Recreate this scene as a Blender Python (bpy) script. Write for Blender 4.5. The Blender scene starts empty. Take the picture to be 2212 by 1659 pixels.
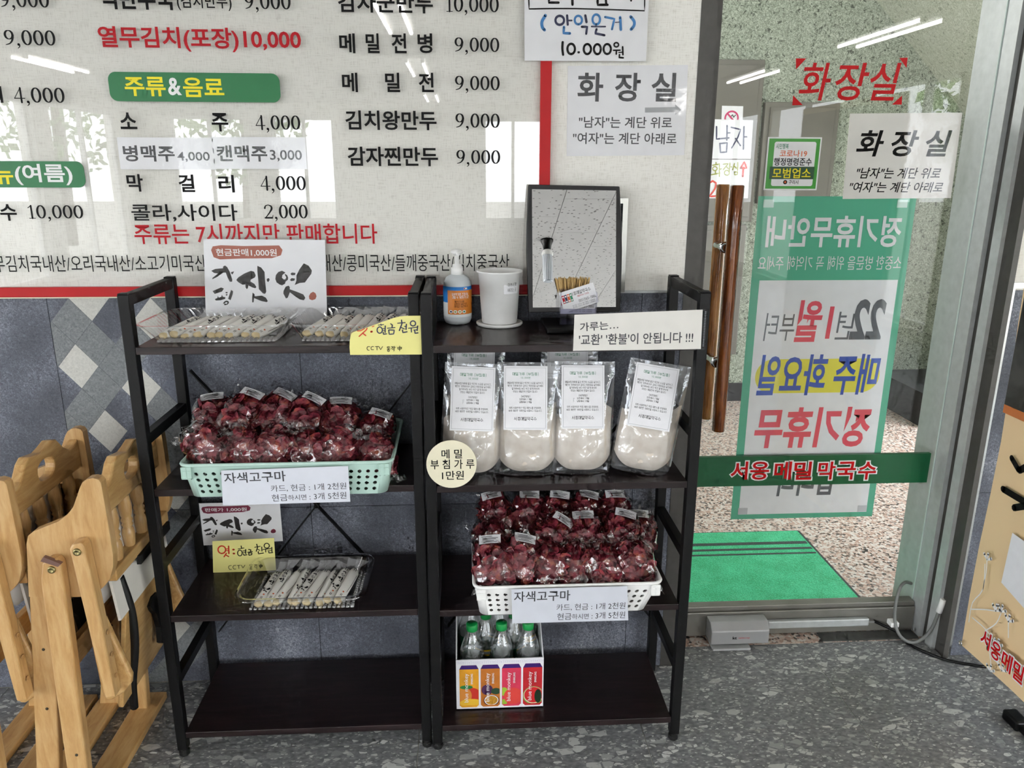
import bpy, math, random
from mathutils import Matrix, Vector, noise
from mathutils.geometry import tessellate_polygon
random.seed(7)
SC = bpy.context.scene
COL = SC.collection
PI = math.pi

# ---------------------------------------------------------------- camera
cam = bpy.data.cameras.new('camera')
cam.sensor_fit = 'HORIZONTAL'; cam.sensor_width = 36.0
cam.lens = 1672.6 / 2212 * 36.0
cam.clip_start = 0.05
co = bpy.data.objects.new('camera', cam); COL.objects.link(co)
yaw, pitch, roll = -0.0597, -0.2716, 0.0038
fwd = Vector((-math.sin(yaw) * math.cos(pitch), math.cos(yaw) * math.cos(pitch), math.sin(pitch)))
rgt = Vector((math.cos(yaw), math.sin(yaw), 0)); upv = rgt.cross(fwd)
r2 = math.cos(roll) * rgt + math.sin(roll) * upv; u2 = -math.sin(roll) * rgt + math.cos(roll) * upv
Mc = Matrix((r2, u2, -fwd)).transposed().to_4x4(); Mc.translation = (0, -2.0147, 1.4594)
co.matrix_world = Mc
SC.camera = co

# ---------------------------------------------------------------- world / exposure
w = bpy.data.worlds.new('sky'); SC.world = w; w.use_nodes = True
bgn = w.node_tree.nodes['Background']
bgn.inputs[0].default_value = (0.93, 0.95, 1.0, 1); bgn.inputs[1].default_value = 8.2
TUBE_STRENGTH = 50.0
vs = SC.view_settings
vs.view_transform = 'Standard'; vs.look = 'None'; vs.gamma = 1.0; vs.use_curve_mapping = False
vs.exposure = 0.36
SC.cycles.adaptive_threshold = .09; SC.cycles.adaptive_min_samples = 12
SC.cycles.use_light_tree = False
SC.cycles.max_bounces = 7; SC.cycles.transparent_max_bounces = 16
SC.cycles.diffuse_bounces = 3; SC.cycles.glossy_bounces = 3
SC.cycles.caustics_reflective = False; SC.cycles.caustics_refractive = False
SC.cycles.sample_clamp_indirect = 6.0
SC.cycles.use_denoising = True

# ---------------------------------------------------------------- data (metres)
MENU = [('9,000', -0.9981, 1.8273, 0.1115, 0.0348, 0, 'k', 0, 's'), ('9,000', -0.9986, 1.7459, 0.1171, 0.0326, 0, 'k', 0, 's'), ('4,000', -0.9968, 1.6213, 0.1181, 0.0338, 0, 'k', 0, 's'), ('기', -1.1012, 1.6219, 0.0409, 0.0368, 0, 'k', 0.022, 'n'), ('수', -1.1118, 1.3514, 0.0392, 0.0397, 0, 'k', 0.022, 'n'), ('10,000', -1.0, 1.353, 0.1338, 0.0321, 0, 'k', 0, 's'), ('떡만두국', -0.7464, 1.8315, 0.1651, 0.0456, 0, 'k', 0.03, 'n'), ('(김치만두)', -0.5964, 1.8269, 0.1238, 0.0362, 0, 'k', 0.008, 'n'), ('9,000', -0.4518, 1.831, 0.1079, 0.0344, 0, 'k', 0, 's'), ('열무김치(포장)10,000', -0.613, 1.7466, 0.4635, 0.053, 0, 'r', 0.025, 'n'), ('소', -0.8003, 1.5654, 0.0388, 0.0377, 0, 'k', 0.022, 'n'), ('주', -0.586, 1.5636, 0.0392, 0.0422, 0, 'k', 0.022, 'n'), ('4,000', -0.4484, 1.564, 0.1089, 0.0329, 0, 'k', 0, 's'), ('막', -0.8024, 1.422, 0.0384, 0.0415, 0, 'k', 0.022, 'n'), ('걸', -0.6796, 1.4213, 0.0377, 0.0417, 0, 'k', 0.022, 'n'), ('리', -0.5841, 1.4204, 0.0379, 0.0418, 0, 'k', 0.022, 'n'), ('4,000', -0.4464, 1.4224, 0.1123, 0.0342, 0, 'k', 0, 's'), ('콜라,사이다', -0.6916, 1.3504, 0.2559, 0.0424, 0, 'k', 0.012, 'n'), ('2,000', -0.4446, 1.3539, 0.1089, 0.0338, 0, 'k', 0, 's'), ('주류는 7시까지만 판매합니다', -0.5207, 1.2996, 0.597, 0.0501, 0, 'r', 0.012, 'n'), ('무김치국내산/오리국내산/소고기미국산', -0.91, 1.2272, 0.5151, 0.0414, 0, 'k', 0.0, 'n'), ('국내산/콩미국산/들깨중국산/김치중국산', -0.1426, 1.2264, 0.5074, 0.0435, 0, 'k', 0.0, 'n'), ('감자군만두', -0.1804, 1.8316, 0.2205, 0.0435, 0, 'k', 0.022, 'n'), ('10,000', 0.0228, 1.8316, 0.1274, 0.0339, 0, 'k', 0, 's'), ('메', -0.2739, 1.7428, 0.0369, 0.0435, 0, 'k', 0.022, 'n'), ('밀', -0.2144, 1.7435, 0.032, 0.0436, 0, 'k', 0.022, 'n'), ('전', -0.1521, 1.7442, 0.0349, 0.0437, 0, 'k', 0.022, 'n'), ('병', -0.0908, 1.745, 0.035, 0.0437, 0, 'k', 0.022, 'n'), ('9,000', 0.033, 1.7434, 0.1093, 0.0317, 0, 'k', 0, 's'), ('메', -0.2721, 1.6562, 0.0368, 0.0436, 0, 'k', 0.022, 'n'), ('밀', -0.1706, 1.6572, 0.0353, 0.0437, 0, 'k', 0.022, 'n'), ('전', -0.09, 1.6579, 0.0361, 0.0438, 0, 'k', 0.022, 'n'), ('9,000', 0.0333, 1.6576, 0.1106, 0.0325, 0, 'k', 0, 's'), ('김치왕만두', -0.1774, 1.5707, 0.2201, 0.0448, 0, 'k', 0.022, 'n'), ('9,000', 0.0332, 1.5716, 0.1109, 0.0333, 0, 'k', 0, 's'), ('감자찐만두', -0.176, 1.4864, 0.2205, 0.0459, 0, 'k', 0.022, 'n'), ('9,000', 0.0342, 1.4863, 0.1111, 0.033, 0, 'k', 0, 's')]
BANNER1 = [-0.636, 1.6418, 0.3968, 0.0649]
BANNER2 = [-1.103, 1.4412, 0.3691, 0.0613]
BTXT = [('주류', -0.7511, 1.6424, 0.094, 0.0431, 'y'), ('&', -0.6831, 1.643, 0.0311, 0.0391, 'w'), ('음료', -0.6162, 1.6416, 0.0948, 0.0434, 'y'), ('뉴', -1.1075, 1.4396, 0.0442, 0.0431, 'y'), ('(여름)', -1.0138, 1.4409, 0.1341, 0.0496, 'w')]
STRIP = [([-0.7184, 1.4908, 0.2249, 0.0739], [('병맥주', -0.7596, 1.4908, 0.1208, 0.0374, 0.02), ('4,000', -0.6551, 1.4832, 0.0768, 0.0237, 0.01)]), ([-0.497, 1.493, 0.2223, 0.0743], [('캔맥주', -0.5392, 1.4918, 0.1203, 0.0377, 0.02), ('3,000', -0.4346, 1.487, 0.0766, 0.0271, 0.01)])]
PRICE_Q = [(0.1449, 1.86), (0.4414, 1.8646), (0.4417, 1.7104), (0.1465, 1.7086)]
PRICE = [([(0.1545, 1.8588), (0.1563, 1.8224), (0.2652, 1.8247), (0.4322, 1.8223), (0.4309, 1.8631)], 0.00314, 'k'), ([(0.2035, 1.8502), (0.203, 1.8367), (0.226, 1.837)], 0.00542, 'k'), ([(0.2585, 1.851), (0.2592, 1.8334)], 0.00599, 'k'), ([(0.3182, 1.8519), (0.3196, 1.8336), (0.3428, 1.834)], 0.0057, 'k'), ([(0.3376, 1.8522), (0.3398, 1.8339)], 0.00542, 'k'), ([(0.3976, 1.8531), (0.3988, 1.8439)], 0.00485, 'k'), ([(0.1952, 1.8087), (0.1872, 1.7956), (0.1881, 1.7833), (0.1935, 1.7772)], 0.00713, 'b'), ([(0.3996, 1.8088), (0.4084, 1.7986), (0.4081, 1.789), (0.4016, 1.7813)], 0.00685, 'b'), ([(0.2294, 1.7888), (0.2243, 1.7902), (0.2206, 1.7939), (0.2193, 1.7988), (0.2207, 1.8037), (0.2245, 1.8073), (0.2296, 1.8085), (0.2347, 1.8071), (0.2384, 1.8035), (0.2397, 1.7985), (0.2383, 1.7936), (0.2345, 1.7901), (0.2294, 1.7888)], 0.00542, 'n'), ([(0.2468, 1.8094), (0.2488, 1.7896)], 0.00542, 'n'), ([(0.2493, 1.7985), (0.2583, 1.7987)], 0.00371, 'n'), ([(0.2399, 1.784), (0.2394, 1.7709), (0.2545, 1.7704)], 0.00599, 'b'), ([(0.274, 1.7905), (0.2697, 1.7918), (0.2665, 1.7953), (0.2653, 1.8), (0.2665, 1.8046), (0.2697, 1.808), (0.2741, 1.8091), (0.2784, 1.8078), (0.2816, 1.8043), (0.2828, 1.7997), (0.2816, 1.795), (0.2784, 1.7917), (0.274, 1.7905)], 0.00513, 'b'), ([(0.2903, 1.81), (0.2937, 1.7957)], 0.0057, 'n'), ([(0.2827, 1.7852), (0.2955, 1.7854), (0.2937, 1.7702)], 0.00513, 'n'), ([(0.317, 1.7908), (0.3124, 1.7924), (0.3091, 1.7965), (0.3078, 1.802), (0.309, 1.8074), (0.3123, 1.8114), (0.3168, 1.8127), (0.3213, 1.8112), (0.3246, 1.8071), (0.3259, 1.8016), (0.3248, 1.7961), (0.3215, 1.7922), (0.317, 1.7908)], 0.00513, 'b'), ([(0.3061, 1.7862), (0.3393, 1.7864)], 0.00342, 'n'), ([(0.3183, 1.7802), (0.3156, 1.7712), (0.3377, 1.7673)], 0.00542, 'n'), ([(0.3378, 1.8073), (0.3605, 1.8035), (0.3554, 1.7807)], 0.00513, 'b'), ([(0.3631, 1.7959), (0.3729, 1.7968)], 0.00228, 'n'), ([(0.374, 1.8071), (0.3769, 1.7803)], 0.00628, 'b'), ([(0.2376, 1.7508), (0.2371, 1.7369), (0.2392, 1.723)], 0.0057, 'k'), ([(0.2583, 1.7246), (0.2538, 1.7262), (0.2505, 1.7305), (0.2492, 1.7363), (0.2505, 1.7419), (0.2538, 1.746), (0.2583, 1.7474), (0.2629, 1.7458), (0.2662, 1.7415), (0.2674, 1.7358), (0.2662, 1.7301), (0.2629, 1.726), (0.2583, 1.7246)], 0.00542, 'k'), ([(0.276, 1.7287), (0.2775, 1.7287)], 0.00513, 'k'), ([(0.2975, 1.725), (0.2931, 1.7266), (0.2899, 1.7308), (0.2886, 1.7364), (0.2898, 1.742), (0.293, 1.746), (0.2974, 1.7474), (0.3018, 1.7458), (0.305, 1.7416), (0.3063, 1.736), (0.3051, 1.7304), (0.3019, 1.7264), (0.2975, 1.725)], 0.00513, 'k'), ([(0.3219, 1.725), (0.3177, 1.7266), (0.3146, 1.7308), (0.3134, 1.7364), (0.3145, 1.742), (0.3175, 1.746), (0.3216, 1.7474), (0.3258, 1.7458), (0.329, 1.7416), (0.3301, 1.736), (0.3291, 1.7304), (0.3261, 1.7264), (0.3219, 1.725)], 0.00513, 'k'), ([(0.3458, 1.7256), (0.3414, 1.7272), (0.3381, 1.7314), (0.3368, 1.737), (0.3379, 1.7426), (0.3411, 1.7466), (0.3455, 1.7479), (0.3499, 1.7463), (0.3532, 1.7422), (0.3545, 1.7366), (0.3534, 1.731), (0.3502, 1.727), (0.3458, 1.7256)], 0.00513, 'k'), ([(0.3674, 1.7418), (0.3646, 1.7425), (0.3626, 1.7442), (0.3619, 1.7466), (0.3626, 1.749), (0.3646, 1.7507), (0.3673, 1.7513), (0.3701, 1.7506), (0.3721, 1.7488), (0.3728, 1.7465), (0.3721, 1.7441), (0.3701, 1.7424), (0.3674, 1.7418)], 0.00371, 'k'), ([(0.361, 1.7342), (0.377, 1.7346)], 0.00342, 'k'), ([(0.3678, 1.7342), (0.3682, 1.7258)], 0.00371, 'k'), ([(0.3828, 1.7421), (0.3843, 1.7246)], 0.00399, 'k'), ([(0.3742, 1.7294), (0.3833, 1.7302)], 0.00285, 'k'), ([(0.3759, 1.7245), (0.3754, 1.7182), (0.3854, 1.7176)], 0.00399, 'k')]
TOILET_Q = [(0.2538, 1.7005), (0.5503, 1.7057), (0.555, 1.4931), (0.2553, 1.4895)]
TOILET = [('화', 0.3104, 1.6522, 0.0635, 0.0665, 0.022), ('장', 0.4032, 1.653, 0.0639, 0.0666, 0.022), ('실', 0.4935, 1.6538, 0.063, 0.0669, 0.022), ('"남자"는 계단 위로', 0.4014, 1.5707, 0.2342, 0.0271, 0.012), ('"여자"는 계단 아래로', 0.4014, 1.5325, 0.2621, 0.0274, 0.012)]
ARROW = [(0.4484, 1.6061), (0.5244, 1.6078), (0.524, 1.6142), (0.5399, 1.6014), (0.5256, 1.5894), (0.5252, 1.5959), (0.449, 1.5943)]
VINYL = [('화', 0.9463, 1.6872, 0.0816, 0.0954), ('장', 1.0453, 1.6882, 0.0884, 0.0957), ('실', 1.1353, 1.689, 0.0785, 0.096)]
VTRI = [[(0.886, 1.745), (0.9142, 1.7453), (0.8889, 1.7173)], [(1.1703, 1.7493), (1.1931, 1.7504), (1.1938, 1.7244)], [(0.8882, 1.6523), (0.8882, 1.6267), (0.9172, 1.6278)], [(1.1914, 1.6545), (1.1938, 1.6312), (1.1661, 1.631)]]
DPAPER_Q = [(1.0508, 1.6068), (1.3673, 1.6116), (1.3713, 1.383), (1.0576, 1.38)]
DPAPER_IN = [(1.059, 1.5925), (1.3607, 1.5959), (1.3597, 1.388), (1.0634, 1.3875)]
DPAPER = [('화', 1.1187, 1.5294, 0.0721, 0.0694, 0.022), ('장', 1.214, 1.5299, 0.0738, 0.0696, 0.022), ('실', 1.3084, 1.5304, 0.0676, 0.0696, 0.022), ('"남자"는 계단 위로', 1.2092, 1.4504, 0.2435, 0.0299, 0.012), ('"여자"는 계단 아래로', 1.2079, 1.4124, 0.2713, 0.0289, 0.012)]
STICK_Q = [0.9047, 1.4741, 0.1514, 0.1411]
STICK_IN = [0.9074, 1.4737, 0.1175, 0.1178]
STICK_BAND = [0.9046, 1.4501, 0.1178, 0.0334]
STICK = [('시민행복', 0.8707, 1.5204, 0.035, 0.0145, 'g'), ('코로나19', 0.9038, 1.5016, 0.0768, 0.0183, 'o'), ('행정명령준수', 0.9042, 1.4796, 0.1069, 0.0209, 'k'), ('모범업소', 0.904, 1.4495, 0.1086, 0.0272, 'y'), ('구리시', 0.9117, 1.4254, 0.0276, 0.0112, 'k')]
STICK_DOT = [0.888, 1.4253, 0.0118, 0.0112]
POSTER = [0.8206, 1.278, 0.3992, 1.3869]
POSTER_IN = [0.8445, 1.2565, 0.4151, 1.1506]
PTXT = [('정기휴무안내', 1.0487, 1.2891, 0.3944, 0.0884, 'w', 0.025), ('소중한 방문을 위해 꼭 기억해 주세요', 1.0472, 1.2, 0.4233, 0.0398, 'w', 0.005), ('22', 1.1816, 1.0341, 0.097, 0.1207, 'q', 0.03), ('년', 1.1136, 1.0161, 0.0492, 0.0834, 'q', 0.0), ('1월', 1.0204, 1.0304, 0.1061, 0.1244, 'r', 0.025), ('부터', 0.9177, 1.0136, 0.089, 0.0831, 'q', 0.0), ('매주 화요일', 1.0514, 0.8667, 0.3662, 0.1266, 'u', 0.025), ('정기휴무', 1.0512, 0.7006, 0.3588, 0.13, 'r', 0.03), ('입니다', 1.0482, 0.522, 0.1941, 0.0934, 'q', 0.025)]
PILL = [1.0483, 0.8634, 0.382, 0.1051]
BAND = [1.0574, 0.5686, 0.7383, 0.0963]
BANDT = [('서', 0.826, 0.5719, 0.0529, 0.0592), ('옹', 0.89, 0.5706, 0.0586, 0.0592), ('메', 0.9628, 0.5692, 0.0533, 0.0594), ('밀', 1.0259, 0.5678, 0.0562, 0.0595), ('막', 1.1006, 0.5664, 0.0537, 0.0596), ('국', 1.1628, 0.5652, 0.0595, 0.0597), ('수', 1.2294, 0.5638, 0.0568, 0.0598)]
IN_NAMJA_Q = [(1.4482, 1.7412), (1.6937, 1.7367), (1.698, 1.5197), (1.4491, 1.5186)]
IN_NAMJA = [([(1.4775, 1.6991), (1.4827, 1.6304), (1.5558, 1.6371)], 0.00972, 'n'), ([(1.5403, 1.7058), (1.5448, 1.6245)], 0.00972, 'n'), ([(1.5469, 1.6653), (1.5603, 1.6653)], 0.00851, 'n'), ([(1.5047, 1.6054), (1.548, 1.6088), (1.5475, 1.557), (1.512, 1.5549), (1.5047, 1.6054)], 0.00972, 'n'), ([(1.5644, 1.6966), (1.6223, 1.6845), (1.6092, 1.6406), (1.5772, 1.5805)], 0.00851, 'n'), ([(1.5963, 1.6342), (1.6299, 1.5934)], 0.00851, 'n'), ([(1.641, 1.7002), (1.6484, 1.5746)], 0.00972, 'n'), ([(1.6492, 1.6439), (1.6626, 1.644)], 0.00851, 'n')]
IN_TOI_Q = [(1.4494, 1.5148), (1.6952, 1.5133), (1.7009, 1.2911), (1.4507, 1.2907)]
IN_TOI = [([(1.4704, 1.4816), (1.507, 1.4881)], 0.00729, 'o'), ([(1.4894, 1.4976), (1.4904, 1.4849)], 0.00729, 'o'), ([(1.4858, 1.451), (1.4789, 1.4527), (1.4738, 1.457), (1.4718, 1.4628), (1.4734, 1.4685), (1.4781, 1.4726), (1.4848, 1.474), (1.4916, 1.4723), (1.4968, 1.468), (1.4988, 1.4622), (1.4973, 1.4565), (1.4925, 1.4524), (1.4858, 1.451)], 0.00608, 'o'), ([(1.4676, 1.4272), (1.5177, 1.437)], 0.00729, 'o'), ([(1.4896, 1.4497), (1.4911, 1.4304)], 0.00729, 'o'), ([(1.5101, 1.4913), (1.5158, 1.4177)], 0.00729, 'o'), ([(1.5146, 1.4594), (1.5259, 1.4614)], 0.00608, 'o'), ([(1.534, 1.4882), (1.5641, 1.4916), (1.5365, 1.4563)], 0.00669, 'o'), ([(1.5519, 1.4755), (1.5701, 1.4596)], 0.00608, 'o'), ([(1.574, 1.4948), (1.5742, 1.45)], 0.00729, 'o'), ([(1.5745, 1.4724), (1.586, 1.4725)], 0.00608, 'o'), ([(1.5603, 1.4242), (1.5527, 1.4263), (1.547, 1.4316), (1.5446, 1.4387), (1.5463, 1.4458), (1.5515, 1.4508), (1.5589, 1.4525), (1.5664, 1.4504), (1.5722, 1.4451), (1.5745, 1.438), (1.5729, 1.431), (1.5676, 1.426), (1.5603, 1.4242)], 0.00669, 'o'), ([(1.6013, 1.4917), (1.594, 1.4565)], 0.00669, 'o'), ([(1.6026, 1.4757), (1.6186, 1.463)], 0.00669, 'o'), ([(1.6211, 1.4982), (1.6234, 1.4534)], 0.00729, 'o'), ([(1.6053, 1.4437), (1.6241, 1.445), (1.6236, 1.4277), (1.6079, 1.4276), (1.6053, 1.4437)], 0.00608, 'o'), ([(1.6574, 1.4695), (1.6583, 1.4181)], 0.01216, 'r'), ([(1.6407, 1.4663), (1.66, 1.5015), (1.678, 1.4664), (1.6407, 1.4663)], 0.01094, 'r'), ([(1.4576, 1.3788), (1.477, 1.3918), (1.4984, 1.3789), (1.494, 1.3465), (1.4633, 1.3009), (1.5142, 1.3043)], 0.01094, 'r'), ([(1.5519, 1.3467), (1.5791, 1.3467)], 0.00608, 'k'), ([(1.6059, 1.3533), (1.6227, 1.3143)], 0.00608, 'k')]
IN_SMOKE_Q = [(1.5023, 1.8158), (1.6288, 1.8143), (1.632, 1.7382), (1.505, 1.7391)]
IN_SMOKE_C = [1.5644, 1.747, 0.0868, 0.0807]
IN_BOX1 = [1.324, 1.744, 1.151, 2.07]
IN_BOX2 = [1.766, 2.217, 1.259, 1.841]
BRUSH = [[(0.0567, 0.2637), (0.0909, 0.2476), (0.1543, 0.2417), (0.1553, 0.2271), (0.171, 0.2183), (0.1881, 0.2307), (0.2093, 0.271), (0.2288, 0.3369), (0.2263, 0.3552), (0.2065, 0.3552), (0.1883, 0.3149), (0.1758, 0.2783), (0.1548, 0.2783), (0.1042, 0.3149), (0.0637, 0.3355), (0.0645, 0.3237), (0.1122, 0.2857), (0.0794, 0.282)], [(0.2181, 0.2747), (0.2456, 0.2673), (0.2318, 0.293), (0.2231, 0.2893)], [(0.0627, 0.4358), (0.134, 0.4043), (0.1573, 0.4138), (0.1405, 0.4395), (0.0791, 0.46)], [(0.079, 0.5039), (0.1007, 0.4944), (0.105, 0.4761), (0.1128, 0.4922), (0.1345, 0.4834), (0.1388, 0.4651), (0.1465, 0.4834), (0.1673, 0.4871), (0.1662, 0.5017), (0.1263, 0.5142), (0.0871, 0.5164)], [(0.1703, 0.4431), (0.1883, 0.4431), (0.1845, 0.4556), (0.1697, 0.4526)], [(0.1719, 0.4629), (0.1871, 0.4614), (0.1833, 0.4724), (0.1713, 0.4724)], [(0.2166, 0.4248), (0.2327, 0.4358), (0.2291, 0.4614), (0.2105, 0.5127), (0.1903, 0.5017)], [(0.1454, 0.542), (0.1587, 0.5237), (0.1742, 0.5164), (0.192, 0.52), (0.197, 0.5347), (0.1869, 0.5493), (0.1654, 0.5567), (0.1506, 0.553), (0.1634, 0.542), (0.1752, 0.5457), (0.1849, 0.5361), (0.1764, 0.5288), (0.1639, 0.5347), (0.1603, 0.5435)], [(0.2615, 0.3406), (0.2781, 0.3186), (0.3284, 0.2857), (0.3841, 0.2622), (0.4106, 0.2695), (0.4235, 0.3003), (0.4162, 0.3186), (0.3819, 0.3369), (0.3779, 0.3516), (0.4124, 0.3735), (0.4286, 0.3992), (0.4189, 0.4102), (0.3923, 0.4028), (0.3606, 0.3845), (0.3558, 0.4102), (0.3463, 0.4175), (0.3371, 0.4028), (0.3371, 0.3772), (0.3128, 0.3809), (0.2783, 0.3589)], [(0.4381, 0.2197), (0.4702, 0.2344), (0.4976, 0.271), (0.4995, 0.3296), (0.5099, 0.4395), (0.4996, 0.4578), (0.4819, 0.4541), (0.4484, 0.4175), (0.4459, 0.3662), (0.4381, 0.2637)], [(0.5146, 0.3296), (0.5331, 0.3223), (0.5398, 0.3384), (0.5276, 0.3574), (0.5163, 0.3479)], [(0.3953, 0.4468), (0.4123, 0.4614), (0.411, 0.4797), (0.4716, 0.4724), (0.5063, 0.4907), (0.5223, 0.52), (0.5127, 0.5288), (0.4683, 0.52), (0.407, 0.4944), (0.4026, 0.531), (0.3906, 0.531), (0.3915, 0.4834)], [(0.6425, 0.26), (0.6117, 0.271), (0.5919, 0.2966), (0.5866, 0.3296), (0.5966, 0.3589), (0.6224, 0.3772), (0.6429, 0.3845), (0.6679, 0.3699), (0.6721, 0.353), (0.6912, 0.3369), (0.6943, 0.3186), (0.685, 0.2966), (0.6648, 0.2857), (0.667, 0.2966), (0.6777, 0.3149), (0.6705, 0.3333), (0.6555, 0.3333), (0.6415, 0.3186), (0.646, 0.2966), (0.6715, 0.2747)], [(0.7128, 0.2857), (0.7256, 0.2747), (0.7554, 0.2783), (0.7511, 0.2966), (0.7239, 0.2988)], [(0.7092, 0.3369), (0.7223, 0.3223), (0.7521, 0.3259), (0.7448, 0.3442), (0.7175, 0.3479)], [(0.8242, 0.1963), (0.8648, 0.2161), (0.892, 0.2564), (0.887, 0.2857), (0.8338, 0.3589), (0.7915, 0.3626), (0.7482, 0.3809), (0.7628, 0.3442), (0.7629, 0.3003), (0.7874, 0.249)], [(0.6546, 0.4321), (0.6721, 0.3955), (0.6968, 0.3867), (0.7079, 0.3992), (0.7066, 0.4175), (0.7682, 0.4395), (0.8207, 0.4614), (0.8379, 0.4907), (0.8262, 0.5112), (0.7936, 0.5054), (0.7591, 0.4834), (0.7079, 0.4431), (0.6895, 0.4907), (0.6741, 0.4966), (0.653, 0.4541)]]
BRUSHBOX = [(0.0484, 0.0806), (0.0688, 0.0476), (0.1178, 0.033), (0.6286, 0.0293), (0.6288, 0.0696), (0.5935, 0.1025), (0.5559, 0.1245), (0.1337, 0.1502), (0.0979, 0.1465), (0.0694, 0.1245)]
SEAL = [(0.8677, 0.4761), (0.8815, 0.4505), (0.9034, 0.438), (0.9236, 0.4505), (0.9326, 0.4761), (0.923, 0.5017), (0.8953, 0.5112), (0.8719, 0.5017)]
NOTE1 = [(-0.2605, 1.057), (-0.261, 1.0744), (-0.2595, 1.0905), (-0.2573, 1.101), (-0.2548, 1.1061), (-0.2514, 1.1085), (-0.243, 1.1117), (-0.2188, 1.1195), (-0.1722, 1.1361), (-0.161, 1.14), (-0.1489, 1.1429), (-0.137, 1.1442), (-0.1259, 1.1445), (-0.102, 1.1445), (-0.1014, 1.0563)]
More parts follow.
